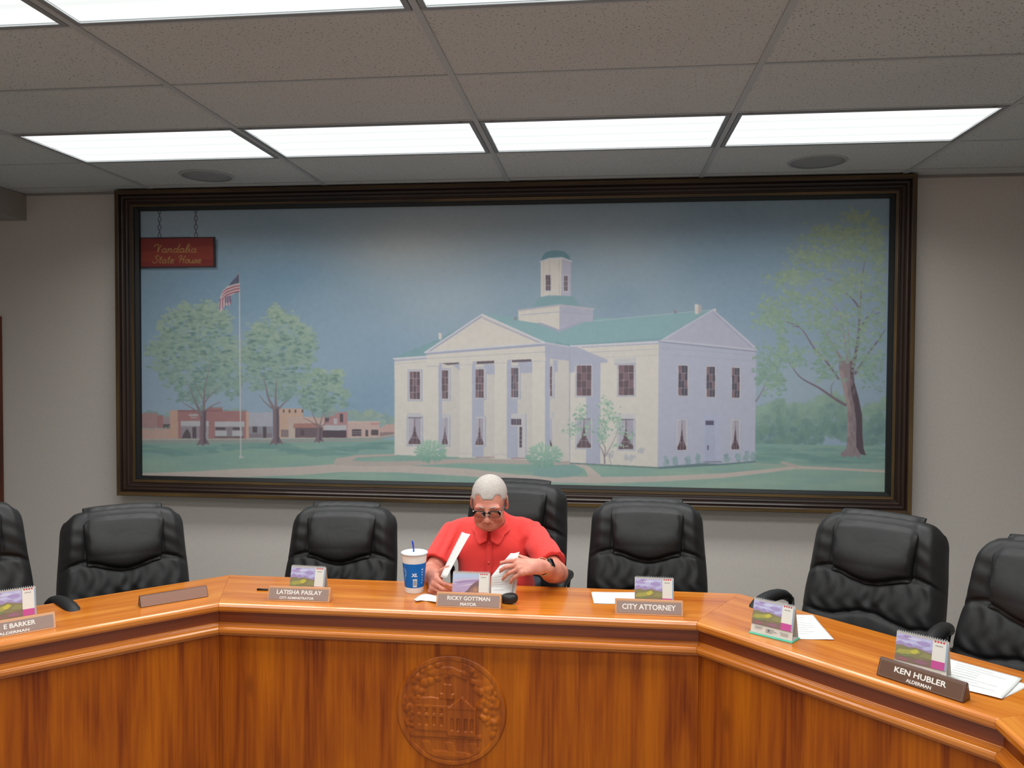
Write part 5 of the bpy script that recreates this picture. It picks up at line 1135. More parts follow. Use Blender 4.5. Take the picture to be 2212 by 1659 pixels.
# ================================================================ implicit-surface modelling (for the figure)
class Field:
    def __init__(s, lo, hi, h):
        s.lo = np.array(lo, float); s.h = h; s.n = np.ceil((np.array(hi)-s.lo)/h).astype(int)+1
        s.g = np.full(s.n, .2, np.float32); s.k = .01
    def region(s, lo, hi, pad):
        a = np.maximum(0, np.floor((np.array(lo)-pad-s.lo)/s.h).astype(int)); b = np.minimum(s.n, np.ceil((np.array(hi)+pad-s.lo)/s.h).astype(int)+1)
        if np.any(b <= a): return None
        ax = [s.lo[i]+s.h*np.arange(a[i], b[i]) for i in range(3)]
        X, Y, Z = np.meshgrid(*ax, indexing='ij', sparse=True)
        return tuple(slice(a[i], b[i]) for i in range(3)), X, Y, Z
    def comb(s, r, d, k, op='add'):
        g = s.g[r[0]]
        if op == 'add':
            if k > 0: hh = np.clip(.5+.5*(g-d)/k, 0, 1); v = g*(1-hh)+d*hh-k*hh*(1-hh)
            else: v = np.minimum(g, d)
        else:
            d = -d
            if k > 0: hh = np.clip(.5-.5*(g-d)/k, 0, 1); v = g*(1-hh)+d*hh+k*hh*(1-hh)
            else: v = np.maximum(g, d)
        s.g[r[0]] = v
    def caps(s, a, b, ra, rb=None, k=None, op='add', flat=None, fn=None):
        """tapered capsule; flat = (axis, factor) squeezes it across an axis"""
        rb = ra if rb is None else rb; k = s.k if k is None else k
        a = np.array(a, float); b = np.array(b, float); m = max(ra, rb)
        r = s.region(np.minimum(a, b)-m, np.maximum(a, b)+m, .03+k)
        if r is None: return
        _, X, Y, Z = r; ba = b-a; L2 = max(1e-9, ba@ba)
        t = np.clip(((X-a[0])*ba[0]+(Y-a[1])*ba[1]+(Z-a[2])*ba[2])/L2, 0, 1)
        dx, dy, dz = X-a[0]-t*ba[0], Y-a[1]-t*ba[1], Z-a[2]-t*ba[2]
        if flat is not None:
            n = np.array(flat[0], float); n /= np.linalg.norm(n); q = dx*n[0]+dy*n[1]+dz*n[2]; f = flat[1]-1
            d = np.sqrt(dx*dx+dy*dy+dz*dz+q*q*(flat[1]**2-1))-(ra+(rb-ra)*t)
        else: d = np.sqrt(dx*dx+dy*dy+dz*dz)-(ra+(rb-ra)*t)
        if fn is not None: d = d+fn(X, Y, Z)
        s.comb(r, d, k, op)
    def ell(s, c, rad, R=None, k=None, op='add', fn=None):
        c = np.array(c, float); rad = np.array(rad, float); k = s.k if k is None else k; m = rad.max()
        r = s.region(c-m, c+m, .03+k)
        if r is None: return
        _, X, Y, Z = r; dx, dy, dz = X-c[0], Y-c[1], Z-c[2]
        if R is None: p = (dx/rad[0], dy/rad[1], dz/rad[2])
        else: p = tuple((dx*R[0][i]+dy*R[1][i]+dz*R[2][i])/rad[i] for i in range(3))
        q = np.sqrt(p[0]**2+p[1]**2+p[2]**2); p2 = np.sqrt((p[0]/rad[0])**2+(p[1]/rad[1])**2+(p[2]/rad[2])**2)
        d = q*(q-1)/np.maximum(p2, 1e-6)
        if fn is not None: d = d+fn(X, Y, Z)
        s.comb(r, d, k, op)
    def cut(s, p, n, k=0.0):     # keep the side the normal points to
        ax = [s.lo[i]+s.h*np.arange(s.n[i]) for i in range(3)]; X, Y, Z = np.meshgrid(*ax, indexing='ij', sparse=True)
        d = -((X-p[0])*n[0]+(Y-p[1])*n[1]+(Z-p[2])*n[2]); s.g = np.maximum(s.g, d.astype(np.float32))
    def mesh(s, name, mat, parent, origin, smooth_it=2):
        g = s.g; g[0] = g[-1] = .1; g[:, 0] = g[:, -1] = .1; g[:, :, 0] = g[:, :, -1] = .1
        ins = g < 0; c = [ins[i:ins.shape[0]-1+i, j:ins.shape[1]-1+j, k:ins.shape[2]-1+k] for i in (0, 1) for j in (0, 1) for k in (0, 1)]
        cnt = sum(x.astype(np.int8) for x in c); act = (cnt > 0) & (cnt < 8); idx = np.argwhere(act)
        vid = np.full(act.shape, -1, np.int32); vid[act] = np.arange(len(idx))
        acc = np.zeros((len(idx), 3)); num = np.zeros(len(idx)); G = g
        off = np.array([(i, j, k) for i in (0, 1) for j in (0, 1) for k in (0, 1)])
        val = np.stack([G[idx[:, 0]+o[0], idx[:, 1]+o[1], idx[:, 2]+o[2]] for o in off], 1)
        for a in range(8):
            for b in range(a+1, 8):
                if np.abs(off[a]-off[b]).sum() != 1: continue
                va, vb = val[:, a], val[:, b]; m = (va < 0) != (vb < 0); t = np.where(m, va/np.where(m, va-vb, 1), 0)
                p = off[a]+(off[b]-off[a])*t[:, None]; acc[m] += p[m]; num[m] += 1
        V = (idx+acc/num[:, None])*s.h+s.lo
        F = []
        for ax in range(3):
            u, v = (ax+1) % 3, (ax+2) % 3
            sl0 = [slice(1, -1)]*3; sl0[ax] = slice(0, -1); sl1 = [slice(1, -1)]*3; sl1[ax] = slice(1, None)
            A, B = ins[tuple(sl0)], ins[tuple(sl1)]; e = np.argwhere(A != B)
            if len(e) == 0: continue
            sgn = A[tuple(e.T)]; base = e.copy(); base[:, u] += 1; base[:, v] += 1
            def vv(du, dv): q = base.copy(); q[:, u] -= du; q[:, v] -= dv; return vid[q[:, 0], q[:, 1], q[:, 2]]
            q = np.stack([vv(1, 1), vv(0, 1), vv(0, 0), vv(1, 0)], 1); q[~sgn] = q[~sgn][:, ::-1]; F.append(q)
        F = np.concatenate(F); F = F[(F >= 0).all(1)]
        for it in range(smooth_it):      # light tangential relaxation
            S = np.zeros_like(V); C = np.zeros(len(V))
            for i in range(4): a, b = F[:, i], F[:, (i+1) % 4]; np.add.at(S, a, V[b]); np.add.at(C, a, 1); np.add.at(S, b, V[a]); np.add.at(C, b, 1)
            V = V*.5+.5*S/np.maximum(C, 1)[:, None]
        V = V-np.array(origin)
        me = bpy.data.meshes.new(name); me.vertices.add(len(V)); me.vertices.foreach_set('co', V.astype(np.float32).ravel())
        me.loops.add(F.size); me.loops.foreach_set('vertex_index', F.ravel().astype(np.int32)); me.polygons.add(len(F))
        me.polygons.foreach_set('loop_start', np.arange(0, F.size, 4, dtype=np.int32)); me.polygons.foreach_set('loop_total', np.full(len(F), 4, np.int32))
        me.polygons.foreach_set('use_smooth', [True]*len(F)); me.materials.append(mat); me.update(); me.validate()
        o = bpy.data.objects.new(name, me); COL.objects.link(o); o.parent = parent; return o

def skin():
    m, nt, b = newmat('skin'); setb(b, Roughness=.48); b.inputs['Specular IOR Level'].default_value = .4
    b.inputs['Subsurface Weight'].default_value = .12; b.inputs['Subsurface Radius'].default_value = (.01, .004, .002)
    tc = N(nt, 'ShaderNodeTexCoord'); n = N(nt, 'ShaderNodeTexNoise', Scale=22.0, Detail=5.0); nt.links.new(tc.outputs['Object'], n.inputs['Vector'])
    cr = N(nt, 'ShaderNodeValToRGB'); e = cr.color_ramp.elements; e[0].position = .3; e[0].color = (*s2l((198, 118, 100)), 1); e[1].position = .7; e[1].color = (*s2l((224, 156, 134)), 1)
    nt.links.new(n.outputs['Fac'], cr.inputs['Fac']); nt.links.new(cr.outputs['Color'], b.inputs['Base Color'])
    n2 = N(nt, 'ShaderNodeTexNoise', Scale=160.0, Detail=3.0); nt.links.new(tc.outputs['Object'], n2.inputs['Vector'])
    bp = N(nt, 'ShaderNodeBump', Strength=.25, Distance=.002); nt.links.new(n2.outputs['Fac'], bp.inputs['Height']); nt.links.new(bp.outputs['Normal'], b.inputs['Normal'])
    return m
m_skin = skin()
m_hair = plain('white_hair', (186, 176, 170), .8, noise=.3, nscale=120, bump=.9, bscale=240)
def knit():
    m, nt, b = newmat('coral_knit'); setb(b, Roughness=.85, Base_Color=(*s2l((236, 70, 66)), 1)); b.inputs['Specular IOR Level'].default_value = .2; b.inputs['Sheen Weight'].default_value = .15
    tc = N(nt, 'ShaderNodeTexCoord'); n = N(nt, 'ShaderNodeTexNoise', Scale=7.0, Detail=4.0, Distortion=1.0); nt.links.new(tc.outputs['Object'], n.inputs['Vector'])
    w = N(nt, 'ShaderNodeTexNoise', Scale=420.0, Detail=2.0); nt.links.new(tc.outputs['Object'], w.inputs['Vector'])
    b1 = N(nt, 'ShaderNodeBump', Strength=.5, Distance=.02); nt.links.new(n.outputs['Fac'], b1.inputs['Height'])
    b2 = N(nt, 'ShaderNodeBump', Strength=.25, Distance=.001); nt.links.new(w.outputs['Fac'], b2.inputs['Height']); nt.links.new(b1.outputs['Normal'], b2.inputs['Normal']); nt.links.new(b2.outputs['Normal'], b.inputs['Normal'])
    return m
m_shirt = knit()
V3 = lambda *a: np.array(a, float)
man = thing('person', 'seated man in a coral red polo shirt and glasses, head bowed, sorting papers', 'person', (-.50, 3.66, 0))
MO = np.array([-.50, 3.66, 0.0])
# ---- joints
HC = on_y(1057, 1082, 3.46)                       # head centre
shL = on_y(979, 1152, 3.62); shR = on_y(1150, 1153, 3.62)
elL = on_y(930, 1240, 3.45); wrL = on_y(938, 1249, 3.25)
elR = on_y(1204, 1238, 3.39); wrR = on_y(1166, 1224, 3.145)
def rotm(pitch, yaw=0, roll=0): return np.array(Euler((pitch, roll, yaw), 'XYZ').to_matrix())
HR = rotm(.34, .04, 0.0)                           # bowed head (face along local -y)
def hp(x, y, z): return HC+HR @ V3(x*.955, y*.955, z*.955)
def head(F, g=0.0):
    F.ell(hp(0, .018, .031), (.073+g, .091+g, .074+g), HR, k=.0)
    F.ell(hp(0, -.028, -.015), (.064+g, .064+g, .075+g), HR, k=.025)
body = Field((-.86, 3.02, .30), (-.14, 3.86, 1.26), .0034)
B_ = body
head(B_)
B_.ell(hp(0, -.040, -.062), (.055, .046, .040), HR, k=.02)
B_.ell(hp(0, -.078, -.087), (.023, .018, .016), HR, k=.018)
for s in (-1, 1):
    B_.ell(hp(s*.038, -.064, -.040), (.024, .020, .026), HR, k=.016)
    B_.ell(hp(s*.045, -.045, -.075), (.020, .024, .026), HR, k=.016)
    B_.ell(hp(s*.028, -.083, .014), (.029, .014, .010), HR, k=.012)
    B_.ell(hp(s*.033, -.106, -.010), (.020, .018, .013), HR, k=.008, op='sub')
    B_.ell(hp(s*.031, -.081, -.009), (.0145, .0125, .012), HR, k=.002)
    B_.caps(hp(s*.020, -.092, -.006), hp(s*.042, -.086, -.008), .0032, k=.003)
    B_.ell(hp(s*.0125, -.104, -.043), (.009, .010, .008), HR, k=.005)
    ER = HR @ rotm(-.1, s*.35, 0)
    B_.ell(hp(s*.080, .010, -.006), (.008, .018, .032), ER, k=.006); B_.ell(hp(s*.087, .008, -.002), (.006, .010, .020), ER, k=.003, op='sub')
    B_.ell(hp(s*.079, .000, -.034), (.007, .008, .009), ER, k=.004)
    B_.caps(hp(s*.020, -.098, -.040), hp(s*.034, -.086, -.066), .0025, k=.006, op='sub')
B_.caps(hp(0, -.090, .006), hp(0, -.112, -.036), .0085, .0125, k=.008); B_.ell(hp(0, -.112, -.040), (.013, .012, .010), HR, k=.006)
B_.ell(hp(0, -.093, -.060), (.024, .010, .006), HR, k=.005); B_.ell(hp(0, -.090, -.070), (.021, .010, .007), HR, k=.005)
B_.caps(hp(-.026, -.099, -.065), hp(.026, -.099, -.065), .0042, k=.002, op='sub')
B_.ell(hp(0, -.050, -.092), (.048, .042, .024), HR, k=.02)           # soft under-chin
for zz in (.040, .052, .064): B_.caps(hp(-.035, -.094+.1*(zz-.03), zz), hp(.035, -.094+.1*(zz-.03), zz), .0012, k=.004, op='sub')
# neck, torso core
nb = (shL+shR)/2+V3(0, .03, -.005)
B_.caps(hp(0, .035, -.055), nb, .056, .064, k=.03)
B_.caps(shL+V3(.07, .03, -.01), shR+V3(-.07, .03, -.01), .048, k=.04)
B_.caps((shL+shR)/2+V3(0, .02, -.12), V3(-.49, 3.72, .56), .125, .13, k=.06, flat=((0, 1, 0), 1.15))
B_.caps(V3(-.58, 3.72, .54), V3(-.40, 3.72, .54), .10, k=.05)
# arms
def arm(sh, el, wr):
    d = (wr-el)/np.linalg.norm(wr-el)
    B_.caps(sh+V3(0, .01, -.02), el, .040, .042, k=.02); B_.caps(el, el+d*.09, .041, .044, k=.02); B_.caps(el+d*.08, wr, .043, .0285, k=.02)
arm(shL, elL, wrL); arm(shR, elR, wrR)
def unit(v): v = np.array(v, float); return v/np.linalg.norm(v)
def hand(F, wr, Fd, Nd, side, curls, spread, thumb, tcurl=.5, sc=1.0, tdir=None):
    """Fd wrist->knuckles, Nd back-of-hand normal, side +1: thumb on Fd x Nd side"""
    Fd = unit(Fd); Nd = unit(Nd-np.dot(Nd, Fd)*Fd); S = unit(np.cross(Fd, Nd))*side
    hf = Field(wr-.16, wr+.16, .0025); hf.lo = F.lo+np.round((hf.lo-F.lo)/F.h)*F.h; hf = Field(hf.lo, hf.lo+.36, F.h)
    kn = []
    offs = [(.030, .088), (.0095, .092), (-.011, .087), (-.030, .078)]
    for (o, l) in offs:
        k0 = wr+S*o*.55*sc+Fd*.012; k1 = wr+S*o*sc+Fd*l*sc-Nd*.004*abs(o)/.03; kn.append(k1)
        hf.caps(k0, k1, .0155*sc, .0115*sc, k=.012)
    hf.caps(wr-Fd*.03, wr+Fd*.02, .0275, .024, k=.02, flat=(Nd, 1.25)); hf.caps(wr+S*.012+Fd*.03-Nd*.008, wr-S*.012+Fd*.05-Nd*.008, .017*sc, k=.012)
    for k1 in kn: hf.ell(k1+Nd*.004, (.0115, .0115, .0105), k=.006)
    fl = [(.043, .027, .021), (.047, .030, .022), (.043, .028, .021), (.034, .021, .019)]; fr = [.0092, .0094, .0090, .0080]
    tips = []
    for i in range(4):
        c = curls[i]; dr = unit(Fd+S*spread[i]); p = kn[i]; ang = 0; fpts = [p]; 
        ff = []
        for j in range(3):
            ang += c[j]; d = dr*math.cos(ang)-Nd*math.sin(ang); q = p+d*fl[i][j]*sc; ff.append((p, q, fr[i]*(1-.08*j), fr[i]*(1-.08*(j+1)))); p = q
        # build each finger on its own so neighbours do not merge
        g0 = hf.g.copy(); hf.g[:] = .2
        for n_, (a, b, r0, r1) in enumerate(ff): hf.caps(a, b, r0, r1, k=.003)
        fg = hf.g.copy(); hf.g = g0
        # blend only near the knuckle
        ax = [hf.lo[m]+hf.h*np.arange(hf.n[m]) for m in range(3)]; X, Y, Z = np.meshgrid(*ax, indexing='ij', sparse=True)
        dk = np.sqrt((X-kn[i][0])**2+(Y-kn[i][1])**2+(Z-kn[i][2])**2); kk = np.clip(.012*(1-(dk-.008)/.02), .0004, .012)
        hh = np.clip(.5+.5*(hf.g-fg)/kk, 0, 1); hf.g = (hf.g*(1-hh)+fg*hh-kk*hh*(1-hh)).astype(np.float32)
        tips.append((p, d))
    t0 = wr+S*.022+Fd*.022-Nd*.006; td = unit(tdir) if tdir is not None else unit(Fd*thumb[0]+S*thumb[1]-Nd*thumb[2]); ax_ = unit(np.cross(td, S+Fd*.2)); p = t0
    for j, (L, r0, r1) in enumerate(((.042, .0145, .0115), (.033, .0112, .0102), (.028, .0102, .0085))):
        q = p+td*L*sc; hf.caps(p, q, r0, r1, k=.010 if j == 0 else .003); p = q
        td = unit(td*math.cos(tcurl*.6)+unit(Fd-Nd*.6)*math.sin(tcurl*.6))
    tips.append((p, td))
    a = np.round((hf.lo-F.lo)/F.h).astype(int); lo = np.maximum(a, 0); hi = np.minimum(a+hf.n, F.n)
    s1 = tuple(slice(lo[i], hi[i]) for i in range(3)); s2 = tuple(slice(lo[i]-a[i], hi[i]-a[i]) for i in range(3))
    g, d = F.g[s1], hf.g[s2]; ax = [F.lo[m]+F.h*np.arange(lo[m], hi[m]) for m in range(3)]; X, Y, Z = np.meshgrid(*ax, indexing='ij', sparse=True)
    dw = np.sqrt((X-wr[0])**2+(Y-wr[1])**2+(Z-wr[2])**2); kk = np.clip(.012*(1-(dw-.03)/.02), .0003, .012)
    hh = np.clip(.5+.5*(g-d)/kk, 0, 1); F.g[s1] = (g*(1-hh)+d*hh-kk*hh*(1-hh)).astype(np.float32)
    return kn, tips
FR_, NR_ = V3(-.92, -.32, .06), V3(-.12, -.66, .75)
# his left hand (right in the photo): fingers point to his right over the sheet, thumb behind it
knR, tipR = hand(B_, wrR, FR_, NR_, 1 if np.dot(np.cross(unit(FR_), unit(NR_)), V3(0, .5, .5)) > 0 else -1,
    [(.20, .35, .2), (.38, .45, .25), (.52, .50, .3), (.62, .55, .3)], (.09, .0, -.07, -.15), (.8, .5, .5), .3, sc=.97, tdir=V3(-.80, .50, .22))
# his right hand (left in the photo): heel on the desk, thumb up, pinching the long sheet
FdL, NdL = V3(.16, -.97, -.06), V3(-.90, -.20, .40)
knL, tipL = hand(B_, wrL, FdL, NdL, 1 if np.dot(np.cross(unit(FdL), unit(NdL)), V3(0, 0, 1)) > 0 else -1,
    [(.95, .75, .35), (1.1, .95, .5), (1.2, 1.05, .5), (1.25, 1.05, .5)], (.08, .02, -.05, -.10), (.55, .65, .25), .45, sc=.97, tdir=V3(.55, -.45, .62))
bo = B_.mesh('body', m_skin, man, MO)
bo['label'] = 'ruddy skin of the face, forearms and hands'
# ---- short white hair
hf = Field(HC-.16, HC+.17, .0032)
head(hf, .0045)
for (q, n_) in ((hp(0, -.078, .045), HR @ unit(V3(0, .93, .36))), (hp(0, .02, -.045), HR @ unit(V3(0, .35, .9)))): hf.cut(q, n_)
for s in (-1, 1):
    hf.ell(hp(s*.082, .008, -.010), (.016, .030, .036), HR, k=.003, op='sub')
    hf.ell(hp(s*.056, -.084, .040), (.030, .036, .038), HR, k=.008, op='sub'); hf.ell(hp(s*.030, -.100, .030), (.022, .030, .022), HR, k=.008, op='sub'); hf.ell(hp(s*.075, -.045, -.01), (.02, .03, .04), HR, k=.006, op='sub')
ho = hf.mesh('hair', m_hair, man, MO, 1); ho['label'] = 'very short white hair, receding at the temples'
# eyebrows
eb = MB()
for s in (-1, 1): eb.tube([tuple(hp(s*.014, -.098, .016)-MO), tuple(hp(s*.030, -.097, .021)-MO), tuple(hp(s*.048, -.084, .017)-MO)], [.0022, .0030, .0016], 8)
eb.build('eyebrow', m_hair, man, smooth=True) if False else None
for s in (-1, 1): MB().tube([tuple(hp(s*.014, -.097, .017)-MO), tuple(hp(s*.030, -.096, .022)-MO), tuple(hp(s*.048, -.082, .018)-MO)], [.0022, .0032, .0016], 8).build('eyebrow', m_hair, man, smooth=True)
# ---- glasses
m_stud = plain('silver_stud', (235, 230, 225), .25, metal=1)
gl = bpy.data.objects.new('glasses', None); COL.objects.link(gl); gl.parent = man; gl['label'] = 'dark framed glasses with small silver corners'
m_gfr = plain('glasses_frame', (40, 24, 22), .3); m_glass, nt_, b__ = newmat('lens_glass'); setb(b__, Base_Color=(1, 1, 1, 1), Roughness=.02, IOR=1.45); b__.inputs['Transmission Weight'].default_value = 1
def gp(x, y, z): return tuple(hp(x, y+.002, z+.010)-MO)
for s in (-1, 1):
    ring = []
    for i in range(28):
        a = 2*PI*i/28; cx, cz = math.cos(a), math.sin(a); e = (abs(cx)**4+abs(cz)**4)**.25
        x = .034+.027*cx/e; z = -.014+.017*cz/e*(1 if cz < 0 else .95); ring.append((s*x, -.118+.9*max(0, x-.03)**2*8-.0, z))
    MB().tube([gp(*p) for p in ring], .0010, 8, closed=True).build('rim', m_gfr, gl, smooth=True)
    MB().tube([gp(*p) for p in ring[2:13]], .0028, 8).build('brow_bar', m_gfr, gl, smooth=True)
    lz = MB(); n = len(ring); c = gp(s*.034, -.119, -.014); vs = [gp(*p) for p in ring]
    lz.add(vs+[c], [(i, (i+1) % n, n) for i in range(n)]); lo_ = lz.build('lens', m_glass, gl, smooth=True); so = lo_.modifiers.new('t', 'SOLIDIFY'); so.thickness = .0014
    MB().tube([gp(s*.061, -.108, -.003), gp(s*.067, -.092, -.002), gp(s*.073, -.04, .002), gp(s*.081, .002, .006), gp(s*.080, .022, -.010)], [.0018, .0015, .0018, .0018, .0016], 8).build('temple', m_gfr, gl, smooth=True)
    MB().box(-.003, .003, -.0015, .0015, -.0025, .0025).build('corner_stud', m_stud, gl, loc=gp(s*.060, -.1145, -.001), bevel=.0008)
MB().tube([gp(-.008, -.119, -.008), gp(0, -.121, -.005), gp(.008, -.119, -.008)], .0020, 8).build('bridge', m_gfr, gl, smooth=True)
# ---- polo shirt
sh = Field((-.93, 3.28, .42), (-.08, 3.96, 1.12), .0042)
mid = (shL+shR)/2
fold = lambda X, Y, Z: (.0035*np.sin(34*(X+.5)+14*Z+3*np.sin(Z*19)))*np.clip((1.0-Z)/.2, 0, 1)
sh.caps(mid+V3(0, .015, -.10), V3(-.485, 3.66, .60), .160, .175, k=.02, flat=((0, 1, 0), 1.12), fn=fold)
sh.caps(shL+V3(.06, .03, .004), shR+V3(-.06, .03, .004), .066, k=.05)
sh.caps(mid+V3(-.05, -.015, -.075), mid+V3(.05, -.015, -.075), .102, k=.05, fn=fold)          # chest
sh.caps(mid+V3(0, .035, .015), mid+V3(0, .005, .055), .085, .066, k=.05)
sh.ell(V3(-.48, 3.60, .70), (.165, .13, .13), k=.05, fn=fold)
cuts = []
for (s_, e_, w_) in ((shL, elL, .74), (shR, elR, .78)):
    d = unit(e_-s_); c = s_+(e_-s_)*w_
    f2 = lambda X, Y, Z, c=c: .0035*np.sin(((X-c[0])*1.3+(Y-c[1])*.5-(Z-c[2])*1.1)*95)*np.clip(((Z-c[2])-.015)/.05, 0, 1)
    # sleeve in its own field so the cuff can be cut square
    sf = Field(sh.lo, sh.lo+(sh.n-1)*sh.h+1e-6, sh.h)
    sf.caps(s_+V3(0, .01, -.006), s_+(e_-s_)*1.05, .060, .070, k=.02, fn=f2); sf.cut(c, -d)
    inner = Field(sh.lo, sh.lo+(sh.n-1)*sh.h+1e-6, sh.h); inner.caps(c+d*.006, c+d*.15, .046, .062, k=0)
    sf.g = np.maximum(sf.g, -inner.g)
    n_ = np.minimum(sh.g.shape, sf.g.shape); g = sh.g[:n_[0], :n_[1], :n_[2]]; q = sf.g[:n_[0], :n_[1], :n_[2]]
    ax = [sh.lo[m]+sh.h*np.arange(n_[m]) for m in range(3)]; X, Y, Z = np.meshgrid(*ax, indexing='ij', sparse=True)
    dk = np.sqrt((X-s_[0])**2+(Y-s_[1])**2+(Z-s_[2])**2); kk = np.clip(.035*(1-(dk-.06)/.12), .002, .035)
    hh = np.clip(.5+.5*(g-q)/kk, 0, 1); sh.g[:n_[0], :n_[1], :n_[2]] = g*(1-hh)+q*hh-kk*hh*(1-hh)
# neck opening
nc = on_y(1062, 1128, 3.575); sh.caps(nc+V3(0, 0, .0), nc+V3(0, -.02, .12), .057, .080, k=.01, op='sub')
sh.caps(nc+V3(0, -.045, .01), nc+V3(0, -.095, -.040), .028, .006, k=.006, op='sub')
so_ = sh.mesh('polo_shirt', m_shirt, man, MO, 3)
# collar: two folded leaves round the neck
nc = on_y(1062, 1130, 3.575)
def collar(s):
    mb = MB()
    def f(u, v):
        a = .10+u*3.08; up_ = (1-math.cos(a))/2; tip = max(0, 1-abs(a-.42)/.5)
        zt = nc[2]-.020+.055*up_; r0 = .058+.004*up_; r1 = r0+.020+.022*tip+.006*up_
        r = r0+(r1-r0)*v; z = zt+.010*math.sin(PI*min(1, v*1.6))*(1-v)-(.030+.030*tip)*v
        return (nc[0]+s*r*math.sin(a)*1.04-MO[0], nc[1]-r*math.cos(a)*1.02-.004-MO[1], z)
    mb.grid(f, 40, 8); o = mb.build('collar', m_shirt, man, smooth=True); q = o.modifiers.new('t', 'SOLIDIFY'); q.thickness = .0035; q.offset = 0
for s in (-1, 1): collar(s)
# placket with buttons
pk = MB()
def shirt_front(x, z):     # march towards +y until the shirt surface is met
    ix, iz = int(round((x-sh.lo[0])/sh.h)), int(round((z-sh.lo[2])/sh.h)); col = sh.g[ix, :, iz]; w = np.where(col < 0)[0]
    return sh.lo[1]+sh.h*(w[0]-.3) if len(w) else 3.5
px0 = mid[0]+.003; rows = [(px0, shirt_front(px0, z)-.0035, z) for z in np.linspace(nc[2]-.055, mid[2]-.16, 9)]
vs = []; 
for (x, y, z) in rows: vs += [(x-.016-MO[0], y-MO[1], z), (x+.016-MO[0], y-MO[1], z)]
pk.add(vs, [(2*i, 2*i+1, 2*i+3, 2*i+2) for i in range(len(rows)-1)]); po = pk.build('placket', m_shirt, man, smooth=True); q = po.modifiers.new('t', 'SOLIDIFY'); q.thickness = .003; q.offset = 0
for i in (1, 5): x, y, z = rows[i]; MB().lathe([(.005, 0), (.0055, .001), (.005, .002)], 16, M=Matrix.Translation((x-MO[0], y-.002-MO[1], z)) @ Matrix.Rotation(PI/2, 4, 'X')).build('button', plain('coral_button', (226, 90, 80), .4), man, smooth=True)
# ---- trousers and shoes (under the desk)
m_trous = plain('navy_trousers', (44, 48, 60), .8, noise=.1, nscale=60)
tr = Field((-.78, 2.98, FZ-.02), (-.22, 3.90, .68), .011)
SZ = .575
for s in (-1, 1):
    hx = -.49+s*.095; kx = -.49+s*.12
    tr.caps((hx, 3.76, SZ+.07), (kx, 3.30, SZ+.055), .088, .068, k=.03); tr.caps((kx, 3.30, SZ+.05), (kx, 3.33, FZ+.10), .066, .050, k=.02)
tr.caps((-.58, 3.78, SZ+.09), (-.40, 3.78, SZ+.09), .11, k=.04); tr.g += .0
tr.mesh('trousers', m_trous, man, MO, 2)
for s in (-1, 1):
    kx = -.49+s*.12; f = Field((kx-.07, 3.05, FZ-.01), (kx+.07, 3.42, FZ+.16), .006)
    f.ell((kx, 3.25, FZ+.045), (.048, .13, .042), k=.02); f.caps((kx, 3.34, FZ+.05), (kx, 3.34, FZ+.11), .042, k=.02); f.cut((0, 0, FZ+.003), (0, 0, 1)); f.mesh('shoe', m_plast, man, MO, 1)
# ---- watch
fd = unit(wrR-elR); wc = wrR-fd*.026; up = unit(V3(.45, -.70, .55)-np.dot(V3(.45, -.70, .55), fd)*fd); sd = np.cross(fd, up)
Mx = Matrix((( *sd, ), (*fd, ), (*up, ))).transposed().to_4x4(); Mx.translation = Vector(wc+up*.005-MO)
wt = bpy.data.objects.new('wristwatch', None); COL.objects.link(wt); wt.parent = man; wt['label'] = 'square black smartwatch on his left wrist'
ringp = [Mx @ Vector((.034*math.cos(a), 0, .031*math.sin(a))) for a in [2*PI*i/30 for i in range(30)]]
bd = MB(); n = 30; vs = []
for i in range(n):
    a = 2*PI*i/n
    for (dy, rr0) in ((-.010, .0), (.010, .0), (.010, .0022), (-.010, .0022)): vs.append(tuple(Mx @ Vector(((.034+rr0)*math.cos(a), dy, (.031+rr0)*math.sin(a)))))
bd.add(vs, [(i*4+j, i*4+(j+1) % 4, ((i+1) % n)*4+(j+1) % 4, ((i+1) % n)*4+j) for i in range(n) for j in range(4)])
bd.build('strap', plain('tan_strap', (196, 170, 140), .6), wt)
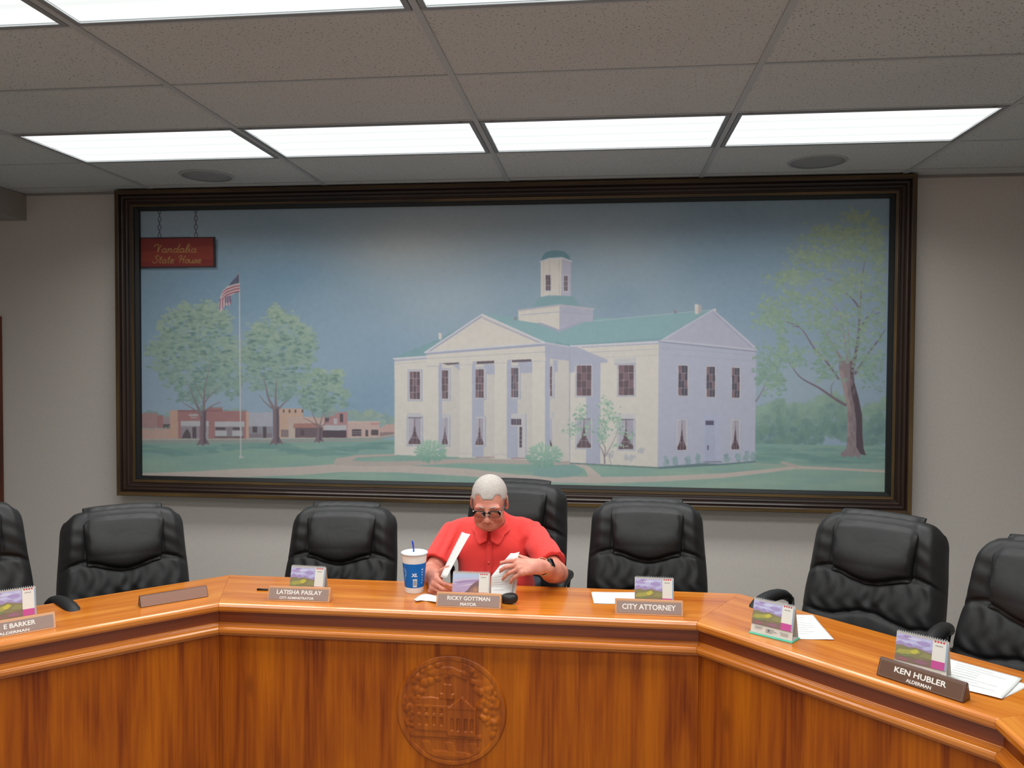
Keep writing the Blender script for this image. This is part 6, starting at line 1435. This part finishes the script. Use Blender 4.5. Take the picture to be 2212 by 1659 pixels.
cs = MB(); cs.box(-.018, .018, -.021, .021, .031, .045, M=Mx); cs.build('case', plain('watch_case', (26, 26, 30), .25), wt, bevel=.004, seg=3)
sc_ = MB(); sc_.box(-.0145, .0145, -.0175, .0175, .045, .0456, M=Mx); sc_.build('screen', plain('watch_screen', (8, 8, 10), .08), wt)
# ---- the papers in his hands
def bez(a, b, c, t): return a*(1-t)**2+2*b*t*(1-t)+c*t*t
A0, A1 = on_y(951, 1246, 3.165), on_y(998, 1149, 3.28); D0, D1 = on_y(965, 1248, 3.135), on_y(1016, 1154, 3.22)
def longsheet(u, v):
    a = A0*(1-v)+A1*v; b_ = D0*(1-v)+D1*v; p = a*(1-u)+b_*u; p = p+V3(-.002, -.001, 0)*math.sin(PI*v)+V3(0, -.004, -.001)*math.sin(PI*u)
    return tuple(p)
sheet('paper_sheet', 'long narrow white sheet held upright in his right hand', longsheet, 6, 14, cat='paper', col=(222, 220, 218))
def topsheet(u, v):
    # sheet bowed away at its left edge, its top corner folded over to the right
    L = [on_y(1103, 1195, 3.215), on_y(1082, 1219, 3.195), on_y(1061, 1245, 3.185), on_y(1060, 1266, 3.175), on_z(1059, 1295, DZ+.002)]
    R = [on_y(1122, 1192, 3.175), on_y(1117, 1212, 3.155), on_y(1112, 1237, 3.145), on_y(1108, 1262, 3.145), on_z(1103, 1298, DZ+.002)]
    t = v*4; i = min(3, int(t)); f = t-i; f = f*f*(3-2*f)*.4+f*.6
    a = L[i]*(1-f)+L[i+1]*f; b_ = R[i]*(1-f)+R[i+1]*f
    return tuple(a*(1-u)+b_*u+V3(-.0, -.010*math.sin(PI*u), .0))
sheet('paper_sheet', 'front white printed sheet of the bundle lifted by his left hand', topsheet, 10, 24, lines=13, cat='paper', group=None, linecol=(206, 206, 210))
sheet('paper_sheet', 'rear white sheet of the bundle, showing past the right edge of the front one', lambda u, v: tuple(np.array(topsheet(u, .25+.75*v))+V3(.010+.006*v, .014, -.001*(1-v))), 8, 14, cat='paper')
